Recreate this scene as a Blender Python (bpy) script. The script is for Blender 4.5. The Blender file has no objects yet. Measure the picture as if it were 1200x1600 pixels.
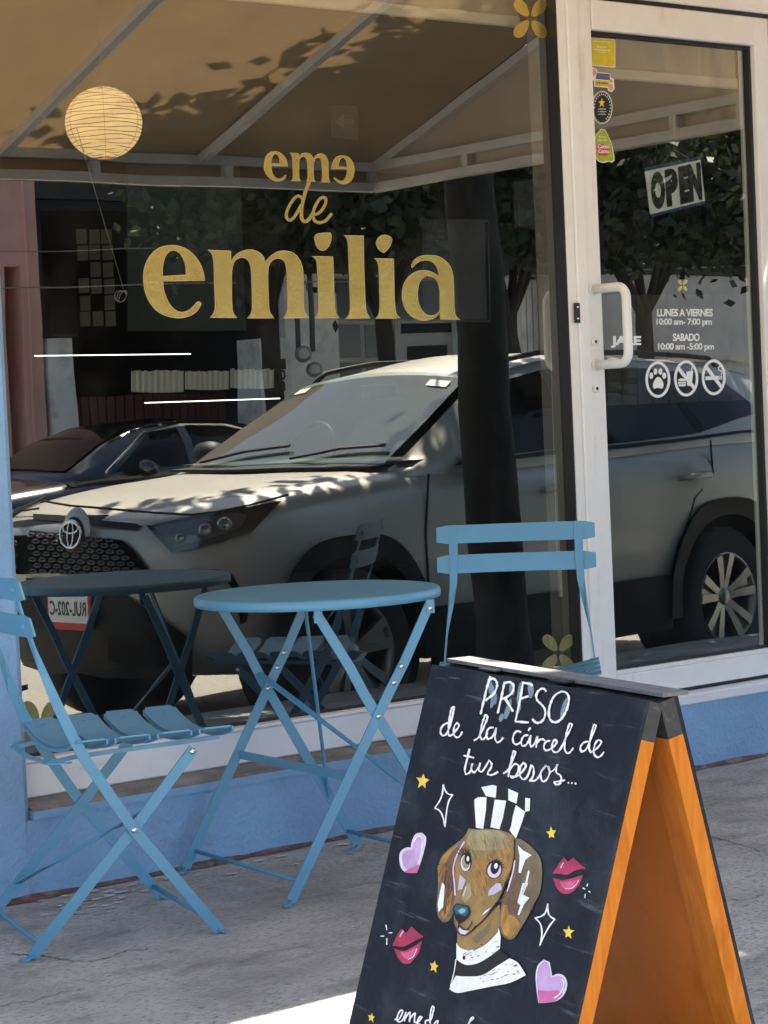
import bpy, bmesh, math, random
from mathutils import Vector, Matrix
random.seed(7)
SC = bpy.context.scene
COL = SC.collection
R = math.radians

# ------------------------------------------------------------------ camera, sky, sun, exposure
FPX = 3400.0                                     # focal length in pixels of a 1200 x 1600 picture
ROLL = math.atan(0.045)
PITCH = R(-2.6637)
YAW = R(37.996)
CAM = Vector((0.0, -4.9, 1.2))
_fw = Vector((math.sin(YAW) * math.cos(PITCH), math.cos(YAW) * math.cos(PITCH), math.sin(PITCH)))
_rt = _fw.cross(Vector((0, 0, 1))).normalized()
_up = _rt.cross(_fw)
CI = math.cos(ROLL) * _rt - math.sin(ROLL) * _up
CJ = math.sin(ROLL) * _rt + math.cos(ROLL) * _up
cd = bpy.data.cameras.new('camera')
cam = bpy.data.objects.new('camera', cd)
COL.objects.link(cam)
m3 = Matrix((CI, CJ, -_fw)).transposed()
cam.matrix_world = Matrix.Translation(CAM) @ m3.to_4x4()
cd.sensor_fit = 'VERTICAL'
cd.sensor_height = 36.0
cd.lens = FPX / 1600.0 * 36.0
cd.clip_start = 0.05
cd.clip_end = 2000
SC.camera = cam

SUN = Vector((0.35, -0.41, 1.0)).normalized()    # direction towards the sun
w = bpy.data.worlds.new('World')
SC.world = w
w.use_nodes = True
nt = w.node_tree
sky = nt.nodes.new('ShaderNodeTexSky')
sky.sky_type = 'NISHITA'
sky.sun_disc = False
sky.sun_elevation = math.asin(SUN.z)
sky.sun_rotation = math.atan2(SUN.x, SUN.y)
bg = nt.nodes['Background']
nt.links.new(sky.outputs[0], bg.inputs[0])
bg.inputs[1].default_value = 0.08
sd = bpy.data.lights.new('sun', 'SUN')
sd.energy = 5.0
sd.angle = R(0.55)
sd.color = (1.0, 0.93, 0.82)
so = bpy.data.objects.new('sun', sd)
COL.objects.link(so)
so.rotation_euler = (-SUN).to_track_quat('-Z', 'Y').to_euler()
SC.view_settings.view_transform = 'Standard'
SC.view_settings.look = 'None'
SC.view_settings.gamma = 1.0
SC.view_settings.exposure = 2.25
SC.cycles.max_bounces = 10
SC.cycles.transparent_max_bounces = 12

# ------------------------------------------------------------------ measuring helpers
GLASS_Y = 0.10                                   # plane of the shop glass

def ray(px, py):
    return (_fw * FPX + CI * (px - 600) - CJ * (py - 800)).normalized()

def on_y(px, py, y):                             # photo point -> point on a wall-parallel plane
    d = ray(px, py)
    return CAM + d * ((y - CAM.y) / d.y)

def on_z(px, py, z):
    d = ray(px, py)
    return CAM + d * ((z - CAM.z) / d.z)

def refl(px, py, y):                             # point seen in the window glass -> real point in the street
    p = on_y(px, py, 2 * GLASS_Y - y)
    return Vector((p.x, y, p.z))

# ------------------------------------------------------------------ materials
def mat(name, col, rough=0.6, metal=0.0, var=0.0, vscale=8.0, bump=0.0, bscale=40.0, coat=0.0, spec=0.5, emit=None, estr=0.0, detail=6.0):
    m = bpy.data.materials.new(name)
    m.use_nodes = True
    n = m.node_tree
    b = n.nodes['Principled BSDF']
    b.inputs['Base Color'].default_value = (*col, 1)
    b.inputs['Roughness'].default_value = rough
    b.inputs['Metallic'].default_value = metal
    b.inputs['Specular IOR Level'].default_value = spec
    if coat:
        b.inputs['Coat Weight'].default_value = coat
        b.inputs['Coat Roughness'].default_value = 0.05
    if emit:
        b.inputs['Emission Color'].default_value = (*emit, 1)
        b.inputs['Emission Strength'].default_value = estr
    tc = n.nodes.new('ShaderNodeTexCoord')
    if var:
        t = n.nodes.new('ShaderNodeTexNoise')
        t.inputs['Scale'].default_value = vscale
        t.inputs['Detail'].default_value = detail
        t.inputs['Roughness'].default_value = 0.65
        n.links.new(tc.outputs['Object'], t.inputs['Vector'])
        r = n.nodes.new('ShaderNodeValToRGB')
        lo = [max(0, c * (1 - var)) for c in col]
        hi = [min(1, c * (1 + var)) for c in col]
        r.color_ramp.elements[0].color = (*lo, 1)
        r.color_ramp.elements[1].color = (*hi, 1)
        r.color_ramp.elements[0].position = 0.32
        r.color_ramp.elements[1].position = 0.68
        n.links.new(t.outputs['Fac'], r.inputs['Fac'])
        n.links.new(r.outputs['Color'], b.inputs['Base Color'])
    if bump:
        t2 = n.nodes.new('ShaderNodeTexNoise')
        t2.inputs['Scale'].default_value = bscale
        t2.inputs['Detail'].default_value = 5
        n.links.new(tc.outputs['Object'], t2.inputs['Vector'])
        bp = n.nodes.new('ShaderNodeBump')
        bp.inputs['Strength'].default_value = bump
        bp.inputs['Distance'].default_value = 0.01
        n.links.new(t2.outputs['Fac'], bp.inputs['Height'])
        n.links.new(bp.outputs['Normal'], b.inputs['Normal'])
    return m

def add_layer(m, col, scale, lo, hi, detail=8.0, stretch=(1, 1, 1), rough=None):
    """mix a second colour over the base with a noise mask (dirt, wear, stains)"""
    n = m.node_tree
    b = n.nodes['Principled BSDF']
    old = b.inputs['Base Color'].links[0].from_socket if b.inputs['Base Color'].links else None
    tc = n.nodes.new('ShaderNodeTexCoord')
    mp = n.nodes.new('ShaderNodeMapping')
    mp.inputs['Scale'].default_value = stretch
    n.links.new(tc.outputs['Object'], mp.inputs['Vector'])
    t = n.nodes.new('ShaderNodeTexNoise')
    t.inputs['Scale'].default_value = scale
    t.inputs['Detail'].default_value = detail
    t.inputs['Roughness'].default_value = 0.7
    n.links.new(mp.outputs['Vector'], t.inputs['Vector'])
    r = n.nodes.new('ShaderNodeValToRGB')
    r.color_ramp.elements[0].position = lo
    r.color_ramp.elements[1].position = hi
    n.links.new(t.outputs['Fac'], r.inputs['Fac'])
    mx = n.nodes.new('ShaderNodeMix')
    mx.data_type = 'RGBA'
    n.links.new(r.outputs['Color'], mx.inputs['Factor'])
    if old:
        n.links.new(old, mx.inputs['A'])
    else:
        mx.inputs['A'].default_value = b.inputs['Base Color'].default_value
    mx.inputs['B'].default_value = (*col, 1)
    n.links.new(mx.outputs['Result'], b.inputs['Base Color'])
    return m

def pane_mat(name, refl_w, tint, rough=0.0):
    m = bpy.data.materials.new(name)
    m.use_nodes = True
    n = m.node_tree
    n.nodes.clear()
    out = n.nodes.new('ShaderNodeOutputMaterial')
    g = n.nodes.new('ShaderNodeBsdfGlossy')
    g.inputs['Roughness'].default_value = rough
    g.inputs['Color'].default_value = (0.96, 0.96, 0.90, 1)
    t = n.nodes.new('ShaderNodeBsdfTransparent')
    t.inputs['Color'].default_value = (*tint, 1)
    f = n.nodes.new('ShaderNodeFresnel')
    f.inputs['IOR'].default_value = 1.5
    mm = n.nodes.new('ShaderNodeMath')
    mm.operation = 'ADD'
    mm.inputs[1].default_value = refl_w
    n.links.new(f.outputs[0], mm.inputs[0])
    ge = n.nodes.new('ShaderNodeNewGeometry')
    fr_ = n.nodes.new('ShaderNodeMath')          # only the outer side of the sheet reflects
    fr_.operation = 'SUBTRACT'
    fr_.inputs[0].default_value = 1.0
    n.links.new(ge.outputs['Backfacing'], fr_.inputs[1])
    ml = n.nodes.new('ShaderNodeMath')
    ml.operation = 'MULTIPLY'
    n.links.new(mm.outputs[0], ml.inputs[0])
    n.links.new(fr_.outputs[0], ml.inputs[1])
    mx = n.nodes.new('ShaderNodeMixShader')
    n.links.new(ml.outputs[0], mx.inputs[0])
    n.links.new(t.outputs[0], mx.inputs[1])
    n.links.new(g.outputs[0], mx.inputs[2])
    n.links.new(mx.outputs[0], out.inputs[0])
    if name == 'pane':
        tc = n.nodes.new('ShaderNodeTexCoord')
        wv = n.nodes.new('ShaderNodeTexNoise')
        wv.inputs['Scale'].default_value = 2.2
        wv.inputs['Detail'].default_value = 1
        n.links.new(tc.outputs['Object'], wv.inputs['Vector'])
        bp = n.nodes.new('ShaderNodeBump')
        bp.inputs['Strength'].default_value = 1.0
        bp.inputs['Distance'].default_value = .00045
        n.links.new(wv.outputs['Fac'], bp.inputs['Height'])
        n.links.new(bp.outputs['Normal'], g.inputs['Normal'])
        sm = n.nodes.new('ShaderNodeTexNoise')
        sm.inputs['Scale'].default_value = 5
        sm.inputs['Detail'].default_value = 9
        n.links.new(tc.outputs['Object'], sm.inputs['Vector'])
        rp = n.nodes.new('ShaderNodeMapRange')
        rp.inputs['From Min'].default_value = .48
        rp.inputs['From Max'].default_value = .75
        rp.inputs['To Min'].default_value = .002
        rp.inputs['To Max'].default_value = .022
        n.links.new(sm.outputs['Fac'], rp.inputs['Value'])
        df = n.nodes.new('ShaderNodeBsdfDiffuse')
        df.inputs['Color'].default_value = (.6, .58, .54, 1)
        m2 = n.nodes.new('ShaderNodeMixShader')
        n.links.new(rp.outputs['Result'], m2.inputs[0])
        n.links.new(mx.outputs[0], m2.inputs[1])
        n.links.new(df.outputs[0], m2.inputs[2])
        n.links.new(m2.outputs[0], out.inputs[0])
    return m

def cloth_mat(name, col, trans=0.5):
    m = mat(name, col, 0.8, var=0.10, vscale=3.0, bump=0.15, bscale=60)
    n = m.node_tree
    b = n.nodes['Principled BSDF']
    out = n.nodes['Material Output']
    tr = n.nodes.new('ShaderNodeBsdfTranslucent')
    src = b.inputs['Base Color'].links[0].from_socket
    n.links.new(src, tr.inputs['Color'])
    mx = n.nodes.new('ShaderNodeMixShader')
    mx.inputs[0].default_value = trans
    n.links.new(b.outputs[0], mx.inputs[1])
    n.links.new(tr.outputs[0], mx.inputs[2])
    n.links.new(mx.outputs[0], out.inputs[0])
    return m

def leaf_mat(name, col):
    m = mat(name, col, 0.55, var=0.45, vscale=2.5)
    n = m.node_tree
    b = n.nodes['Principled BSDF']
    out = n.nodes['Material Output']
    tr = n.nodes.new('ShaderNodeBsdfTranslucent')
    tr.inputs['Color'].default_value = (col[0] * 1.3, col[1] * 1.5, col[2] * .7, 1)
    mx = n.nodes.new('ShaderNodeMixShader')
    mx.inputs[0].default_value = 0.3
    n.links.new(b.outputs[0], mx.inputs[1])
    n.links.new(tr.outputs[0], mx.inputs[2])
    n.links.new(mx.outputs[0], out.inputs[0])
    return m

M = {}
M['blue_wall'] = add_layer(mat('blue_wall', (.22, .38, .585), .75, var=.10, vscale=3, bump=.55, bscale=70), (.22, .28, .38), 5, .56, .75)
add_layer(M['blue_wall'], (.13, .21, .33), 70, .64, .70)
M['ledge'] = add_layer(mat('ledge', (.20, .19, .18), .8, var=.35, vscale=14, bump=.4, bscale=60), (.10, .09, .08), 9, .5, .7, stretch=(.3, 1, 1))
M['white_alu'] = add_layer(add_layer(mat('white_alu', (.80, .795, .775), .42, var=.05, vscale=5, bump=.03), (.50, .46, .40), 3.2, .58, .80, stretch=(3, 3, .5)), (.30, .27, .23), 38, .70, .76)
M['white_sill'] = add_layer(mat('white_sill', (.74, .75, .78), .45, var=.05, vscale=5), (.50, .47, .42), 6, .60, .78, stretch=(.6, 1, 2))
M['rubber'] = mat('rubber', (.012, .012, .013), .5)
M['concrete'] = add_layer(add_layer(mat('concrete', (.395, .38, .36), .92, var=.30, vscale=2.4, bump=1.0, bscale=60, detail=12, spec=.2), (.25, .24, .23), 6.5, .52, .68, stretch=(.7, 1.4, 1)), (.58, .57, .55), 26, .62, .70, stretch=(.8, 1.2, 1))
add_layer(M['concrete'], (.20, .195, .19), 95, .53, .62, stretch=(.6, 1.3, 1))
add_layer(M['concrete'], (.58, .57, .55), 150, .64, .70)
add_layer(M['concrete'], (.17, .165, .155), 2.0, .56, .72, stretch=(.6, 1.6, 1))
M['asphalt'] = mat('asphalt', (.26, .24, .205), .9, var=.25, vscale=30, bump=.4, bscale=90)
M['chair_paint'] = add_layer(mat('chair_paint', (.104, .285, .425), .38, var=.05, vscale=9, bump=.03, bscale=120), (.10, .30, .42), 16, .60, .80)
add_layer(M['chair_paint'], (.035, .13, .21), 55, .66, .72)
M['screw'] = mat('screw', (.75, .73, .68), .25, metal=1.0)
M['gold'] = add_layer(mat('gold', (.95, .74, .24), .27, metal=.92, var=.08, vscale=30, bump=.07, bscale=90), (.74, .55, .15), 12, .5, .7)
M['gold_edge'] = mat('gold_edge', (.85, .66, .28), .35, metal=.6)
M['gold_film'] = mat('gold_film', (.20, .19, .07), .6, var=.25, vscale=60)
M['gold_film_edge'] = mat('gold_film_edge', (.34, .31, .13), .6)
M['vinyl'] = mat('vinyl', (.86, .86, .84), .5, emit=(.8, .8, .78), estr=0.0)
M['pane'] = pane_mat('pane', .235, (.80, .82, .80))
M['pane_back'] = pane_mat('pane_back', -.035, (.97, .98, .97))
M['canvas'] = cloth_mat('canvas', (.46, .30, .15), .17)
M['canvas_pale'] = cloth_mat('canvas_pale', (.72, .60, .47), .35)
M['awning_metal'] = mat('awning_metal', (.74, .70, .64), .5, var=.12, vscale=6)
M['wood'] = None
M['black_paint'] = add_layer(mat('black_paint', (.018, .019, .022), .45, var=.2, vscale=6, bump=.25, bscale=60), (.16, .15, .14), 14, .60, .72)
M['car_paint'] = mat('car_paint', (.45, .425, .37), .46, metal=.45, coat=.5, var=.03, vscale=4)
M['car_black'] = mat('car_black', (.008, .008, .009), .55, spec=.25)
M['car_glass'] = mat('car_glass', (.006, .007, .007), .04, spec=.22)
M['windshield'] = mat('windshield', (.16, .19, .155), .03, spec=1.0, coat=1.0)
def screen_mat(name):
    m = pane_mat(name, .17, (.70, .80, .70), 0.02)
    n = m.node_tree
    out = n.nodes['Material Output']
    src = out.inputs[0].links[0].from_socket
    d = n.nodes.new('ShaderNodeBsdfDiffuse')
    d.inputs['Color'].default_value = (.42, .45, .36, 1)
    mx = n.nodes.new('ShaderNodeMixShader')
    mx.inputs[0].default_value = .15
    n.links.new(src, mx.inputs[1])
    n.links.new(d.outputs[0], mx.inputs[2])
    n.links.new(mx.outputs[0], out.inputs[0])
    return m
M['screen'] = screen_mat('screen')
M['tyre'] = mat('tyre', (.014, .014, .014), .8, bump=.3, bscale=50)
M['rim'] = mat('rim', (.34, .33, .31), .35, metal=.9)
M['rim_dark'] = mat('rim_dark', (.42, .42, .41), .22, metal=.9)
M['lamp_glass'] = mat('lamp_glass', (.075, .075, .08), .10, spec=.8, coat=1.0)
M['chrome'] = mat('chrome', (.75, .75, .73), .12, metal=1.0)
M['plate_white'] = mat('plate_white', (.78, .77, .73), .5)
M['plate_red'] = mat('plate_red', (.55, .035, .03), .5)
M['black_car'] = mat('black_car', (.010, .011, .013), .2, coat=1.0, spec=.6)
M['bark'] = mat('bark', (.018, .016, .014), .9, var=.45, vscale=14, bump=1.0, bscale=28)
M['leaf'] = leaf_mat('leaf', (.050, .080, .026))
M['leaf_far_shaded'] = leaf_mat('leaf_far_shaded', (.024, .036, .016))  # darker leaf colour: shaded side of the far crowns put into it
M['pink_wall'] = mat('pink_wall', (.82, .47, .38), .85, var=.12, vscale=3, bump=.2)
M['white_wall'] = add_layer(mat('white_wall', (.86, .84, .80), .85, var=.12, vscale=2, bump=.2), (.50, .48, .45), 3, .5, .7)
M['grey_wall'] = mat('grey_wall', (.50, .49, .47), .85, var=.15, vscale=2)
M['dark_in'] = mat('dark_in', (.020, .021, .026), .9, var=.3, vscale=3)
M['maroon'] = mat('maroon', (.13, .030, .025), .7, var=.2, vscale=6)
M['window_far'] = mat('window_far', (.10, .13, .15), .15, spec=.6)
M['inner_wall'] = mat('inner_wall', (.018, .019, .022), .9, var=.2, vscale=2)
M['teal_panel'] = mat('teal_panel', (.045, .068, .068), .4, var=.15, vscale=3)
M['paper'] = mat('paper', (.80, .68, .46), .9, var=.05, vscale=9, emit=(1.0, .62, .25), estr=.25)
M['led'] = mat('led', (.9, .9, .9), .5, emit=(1, .98, .92), estr=.9)

def wood_mat(name, a, b_):
    m = mat(name, a, .55, bump=.12, bscale=30, spec=.15)
    n = m.node_tree
    b = n.nodes['Principled BSDF']
    tc = n.nodes.new('ShaderNodeTexCoord')
    mp = n.nodes.new('ShaderNodeMapping')
    mp.inputs['Scale'].default_value = (14, 14, 1.6)
    n.links.new(tc.outputs['Object'], mp.inputs['Vector'])
    t = n.nodes.new('ShaderNodeTexNoise')
    t.inputs['Scale'].default_value = 3.2
    t.inputs['Detail'].default_value = 9
    t.inputs['Distortion'].default_value = 1.2
    n.links.new(mp.outputs[0], t.inputs['Vector'])
    r = n.nodes.new('ShaderNodeValToRGB')
    r.color_ramp.elements[0].color = (*a, 1)
    r.color_ramp.elements[1].color = (*b_, 1)
    r.color_ramp.elements[0].position = .36
    r.color_ramp.elements[1].position = .64
    n.links.new(t.outputs['Fac'], r.inputs['Fac'])
    n.links.new(r.outputs[0], b.inputs['Base Color'])
    return m
M['wood'] = wood_mat('wood', (.47, .135, .011), (.59, .19, .020))
add_layer(M['wood'], (.36, .095, .008), 8, .58, .72, stretch=(2, 2, .5))
add_layer(M['wood'], (.70, .42, .16), 45, .68, .74)
M['ply'] = add_layer(mat('ply', (.66, .185, .018), .6, var=.14, vscale=5, bump=.1, bscale=30, spec=.15), (.46, .105, .010), 9, .56, .72, stretch=(1, 1, .6))
M['slate'] = add_layer(add_layer(mat('slate', (.0075, .0098, .0155), .6, spec=.25, var=.25, vscale=9, bump=.10, bscale=60), (.045, .056, .074), 3.0, .46, .74, stretch=(1, 1, 1.2)), (.085, .095, .11), 22, .60, .72, stretch=(.22, .22, 3.5))

def flat(name, col, rough=.75, var=.12, vs=40):
    if name not in M:
        M[name] = mat(name, col, rough, var=var, vscale=vs)
    return M[name]
flat('chalk', (.80, .80, .78), .9)
flat('chalk_smear', (.17, .215, .26), .9, .25, 25)
flat('chalk_lilac', (.52, .33, .55), .7, .2, 20)
flat('chalk_pink', (.55, .13, .30), .7, .15, 30)
flat('chalk_pale', (.70, .58, .70), .7)
flat('lip_red', (.40, .028, .085), .6, .35, 30)
flat('lip_light', (.62, .10, .20), .6, .2)
flat('star_yellow', (.80, .56, .06), .7)
flat('fur_tan', (.270, .165, .055), .8, .28, 22)
flat('fur_light', (.33, .275, .14), .8, .25, 25)
flat('fur_brown', (.155, .080, .050), .8, .25, 25)
flat('fur_olive', (.17, .125, .07), .8, .3, 22)
flat('fur_orange', (.40, .185, .040), .8, .35, 45)
flat('fur_gold', (.35, .205, .060), .8, .3, 30)
flat('nose_teal', (.03, .10, .13), .4, .3, 20)
flat('nose_light', (.28, .42, .47), .5)
flat('ink', (.006, .006, .007), .7, 0.0)
flat('cheek', (.48, .42, .50), .8, .15, 50)
flat('stick_yellow', (.62, .50, .03), .4)
flat('stick_white', (.80, .79, .74), .4)
flat('stick_black', (.012, .012, .012), .4)
flat('stick_green', (.32, .42, .02), .4)
flat('stick_red', (.55, .04, .10), .4)
flat('stick_blue', (.03, .13, .36), .4)
flat('stick_pink', (.75, .30, .33), .4)
flat('open_card', (.74, .77, .78), .5, .05)
flat('open_blue', (.010, .045, .19), .5)

# ------------------------------------------------------------------ mesh building
ORG = {}

def empty(name, loc, label, cat, group=None, rot=None):
    o = bpy.data.objects.new(name, None)
    COL.objects.link(o)
    o.location = loc
    o.empty_display_size = .1
    if rot is not None:
        o.rotation_euler = rot
        ORG[o] = Vector((0, 0, 0))
    else:
        ORG[o] = Vector(loc)
    o['label'] = label
    o['category'] = cat
    if group:
        o['group'] = group
    return o

def tag(o, label=None, cat=None, group=None, kind=None):
    for k, v in (('label', label), ('category', cat), ('group', group), ('kind', kind)):
        if v:
            o[k] = v
    return o

class MB:
    def __init__(s):
        s.v, s.f, s.mi, s.sm = [], [], [], []

    def add(s, vs, fs, mi=0, smooth=False):
        k = len(s.v)
        s.v += [Vector(p) for p in vs]
        for f in fs:
            s.f.append([k + i for i in f])
            s.mi.append(mi)
            s.sm.append(smooth)
        return s

    def box(s, a, b, mi=0, ch=0.0):
        x0, y0, z0 = [min(p, q) for p, q in zip(a, b)]
        x1, y1, z1 = [max(p, q) for p, q in zip(a, b)]
        if ch <= 0:
            vs = [(x0, y0, z0), (x1, y0, z0), (x1, y1, z0), (x0, y1, z0), (x0, y0, z1), (x1, y0, z1), (x1, y1, z1), (x0, y1, z1)]
            return s.add(vs, [(0, 3, 2, 1), (4, 5, 6, 7), (0, 1, 5, 4), (1, 2, 6, 5), (2, 3, 7, 6), (3, 0, 4, 7)], mi)
        bm = bmesh.new()
        bmesh.ops.create_cube(bm, size=1, matrix=Matrix.Translation(((x0 + x1) / 2, (y0 + y1) / 2, (z0 + z1) / 2)) @ Matrix.Diagonal((x1 - x0, y1 - y0, z1 - z0, 1)))
        bmesh.ops.bevel(bm, geom=list(bm.edges), offset=ch, segments=1, affect='EDGES')
        bm.verts.index_update()
        s.add([v.co.copy() for v in bm.verts], [[v.index for v in f.verts] for f in bm.faces], mi)
        bm.free()
        return s

    def obox(s, o, ax, ay, az, mi=0):            # box from corner o and three edge vectors
        o, ax, ay, az = Vector(o), Vector(ax), Vector(ay), Vector(az)
        vs = [o, o + ax, o + ax + ay, o + ay, o + az, o + ax + az, o + ax + ay + az, o + ay + az]
        return s.add(vs, [(0, 3, 2, 1), (4, 5, 6, 7), (0, 1, 5, 4), (1, 2, 6, 5), (2, 3, 7, 6), (3, 0, 4, 7)], mi)

    def strip(s, pts, wd, wid, th, mi=0):        # flat bar swept through pts; wd = direction(s) of its width, wid = width(s)
        pts = [Vector(p) for p in pts]
        n = len(pts)
        if not isinstance(wd, list):
            wd = [wd] * n
        if not isinstance(wid, (list, tuple)):
            wid = [wid] * n
        rings = []
        for i, p in enumerate(pts):
            t = (pts[min(i + 1, n - 1)] - pts[max(i - 1, 0)]).normalized()
            a = Vector(wd[i])
            a = (a - t * a.dot(t)).normalized()
            b = t.cross(a)
            wv, tv = a * wid[i] / 2, b * th / 2
            rings.append([p - wv - tv, p + wv - tv, p + wv + tv, p - wv + tv])
        vs = [q for r in rings for q in r]
        fs = []
        for i in range(n - 1):
            for k in range(4):
                fs.append((4 * i + k, 4 * i + (k + 1) % 4, 4 * i + 4 + (k + 1) % 4, 4 * i + 4 + k))
        fs += [(3, 2, 1, 0), tuple(4 * (n - 1) + k for k in range(4))]
        return s.add(vs, fs, mi)

    def tube(s, pts, r, seg=8, mi=0, caps=True):
        pts = [Vector(p) for p in pts]
        n = len(pts)
        rr = r if isinstance(r, (list, tuple)) else [r] * n
        vs, fs = [], []
        ref = None
        for i, p in enumerate(pts):
            t = (pts[min(i + 1, n - 1)] - pts[max(i - 1, 0)]).normalized()
            if ref is None:
                ref = t.orthogonal().normalized()
            a = (ref - t * ref.dot(t)).normalized()
            ref = a
            b = t.cross(a)
            for k in range(seg):
                q = 2 * math.pi * k / seg
                vs.append(p + (a * math.cos(q) + b * math.sin(q)) * rr[i])
        for i in range(n - 1):
            for k in range(seg):
                fs.append((i * seg + k, i * seg + (k + 1) % seg, (i + 1) * seg + (k + 1) % seg, (i + 1) * seg + k))
        s.add(vs, fs, mi, True)
        if caps:
            k0 = len(s.v) - len(vs)
            s.f.append([k0 + i for i in reversed(range(seg))]); s.mi.append(mi); s.sm.append(False)
            s.f.append([k0 + (n - 1) * seg + i for i in range(seg)]); s.mi.append(mi); s.sm.append(False)
        return s

    def lathe(s, c, axis, prof, seg=32, mi=0, smooth=True):   # prof: (radius, along axis)
        c, axis = Vector(c), Vector(axis).normalized()
        a = axis.orthogonal().normalized()
        b = axis.cross(a)
        vs, fs = [], []
        for (r, h) in prof:
            for k in range(seg):
                q = 2 * math.pi * k / seg
                vs.append(c + axis * h + (a * math.cos(q) + b * math.sin(q)) * r)
        for i in range(len(prof) - 1):
            for k in range(seg):
                fs.append((i * seg + k, i * seg + (k + 1) % seg, (i + 1) * seg + (k + 1) % seg, (i + 1) * seg + k))
        return s.add(vs, fs, mi, smooth)

    def poly(s, pts, n, th, mi=0):               # planar polygon given a thickness along n
        pts = [Vector(p) for p in pts]
        n = Vector(n).normalized()
        nrm = Vector((0, 0, 0))
        for i in range(len(pts)):
            nrm += (pts[i] - pts[0]).cross(pts[(i + 1) % len(pts)] - pts[0])
        if nrm.dot(n) < 0:
            pts.reverse()
        k = len(pts)
        vs = [p + n * th for p in pts] + pts
        fs = [tuple(range(k)), tuple(reversed(range(k, 2 * k)))]
        for i in range(k):
            j = (i + 1) % k
            fs.append((j, i, k + i, k + j))
        return s.add(vs, fs, mi)

    def build(s, name, mats, parent=None, loc=None, auto=None):
        if not isinstance(mats, (list, tuple)):
            mats = [mats]
        me = bpy.data.meshes.new(name)
        if parent is not None:
            org = ORG[parent]
        else:
            org = Vector(loc) if loc is not None else Vector((0, 0, 0))
        me.from_pydata([p - org for p in s.v], [], s.f)
        for m in mats:
            me.materials.append(m)
        for p, mi, sm in zip(me.polygons, s.mi, s.sm):
            p.material_index = mi
            p.use_smooth = sm
        me.update()
        o = bpy.data.objects.new(name, me)
        COL.objects.link(o)
        if parent is not None:
            o.parent = parent
            ORG[o] = ORG[parent]
        else:
            o.location = org
            ORG[o] = org
        return o

def children(o):
    return [c for c in bpy.data.objects if c.parent == o]

def copy_tree(o, parent=None):
    c = o.copy()
    COL.objects.link(c)
    c.parent = parent
    ORG[c] = ORG[o]
    for ch in children(o):
        copy_tree(ch, c)
    return c

def to_mesh(o):
    COL.objects.link(o)
    dg = bpy.context.evaluated_depsgraph_get()
    me = bpy.data.meshes.new_from_object(o.evaluated_get(dg))
    vs = [v.co.copy() for v in me.vertices]
    fs = [list(p.vertices) for p in me.polygons]
    bpy.data.meshes.remove(me)
    d = o.data
    bpy.data.objects.remove(o)
    bpy.data.curves.remove(d)
    return vs, fs

def text2d(body, bold=0.0, spacing=1.0):
    cu = bpy.data.curves.new('text', 'FONT')
    cu.body = body
    cu.offset = bold
    cu.space_character = spacing
    cu.resolution_u = 4
    vs, fs = to_mesh(bpy.data.objects.new('text', cu))
    x0, x1 = min(v.x for v in vs), max(v.x for v in vs)
    y0, y1 = min(v.y for v in vs), max(v.y for v in vs)
    return [((v.x - x0) / (x1 - x0), (v.y - y0) / (y1 - y0)) for v in vs], fs

def shape2d(loops):
    cu = bpy.data.curves.new('shape', 'CURVE')
    cu.dimensions = '2D'
    cu.fill_mode = 'BOTH'
    for lp in loops:
        sp = cu.splines.new('POLY')
        sp.points.add(len(lp) - 1)
        for p, q in zip(sp.points, lp):
            p.co = (q[0], q[1], 0, 1)
        sp.use_cyclic_u = True
    vs, fs = to_mesh(bpy.data.objects.new('shape', cu))
    return [(v.x, v.y) for v in vs], fs

def smooth_loop(pts, n=3, closed=True, corner=50):
    """Catmull-Rom through pts, keeping sharp corners sharp"""
    pts = [Vector((p[0], p[1])) for p in pts]
    k = len(pts)
    out = []
    def tang(i):
        if not closed and i in (0, k - 1):
            return Vector((0, 0))
        a, b, c = pts[(i - 1) % k], pts[i], pts[(i + 1) % k]
        u, v = b - a, c - b
        if u.length < 1e-9 or v.length < 1e-9:
            return Vector((0, 0))
        if abs(u.angle_signed(v, 0)) > R(corner):
            return Vector((0, 0))
        return (c - a) * .5
    for i in range(k if closed else k - 1):
        a, b = pts[i], pts[(i + 1) % k]
        ta, tb = tang(i), tang((i + 1) % k)
        L = (b - a).length
        if ta.length > 1e-9:
            ta = ta.normalized() * L
        if tb.length > 1e-9:
            tb = tb.normalized() * L
        for j in range(n):
            t = j / n
            h00, h10, h01, h11 = 2*t**3 - 3*t*t + 1, t**3 - 2*t*t + t, -2*t**3 + 3*t*t, t**3 - t*t
            out.append(a * h00 + ta * h10 + b * h01 + tb * h11)
    if not closed:
        out.append(pts[-1])
    return [(p.x, p.y) for p in out]

def stroke2d(pts, wid, n=4, jitter=0.0):
    """closed outline of a drawn stroke (2-D), used in photo pixels"""
    c = smooth_loop(pts, n, False, 95)
    L, Rr = [], []
    for i, p in enumerate(c):
        a, b = c[max(i - 1, 0)], c[min(i + 1, len(c) - 1)]
        dx, dy = b[0] - a[0], b[1] - a[1]
        d = math.hypot(dx, dy) or 1
        h = wid / 2 * (1 + random.uniform(-jitter, jitter))
        L.append((p[0] - dy / d * h, p[1] + dx / d * h))
        Rr.append((p[0] + dy / d * h, p[1] - dx / d * h))
    return L, Rr

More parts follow.
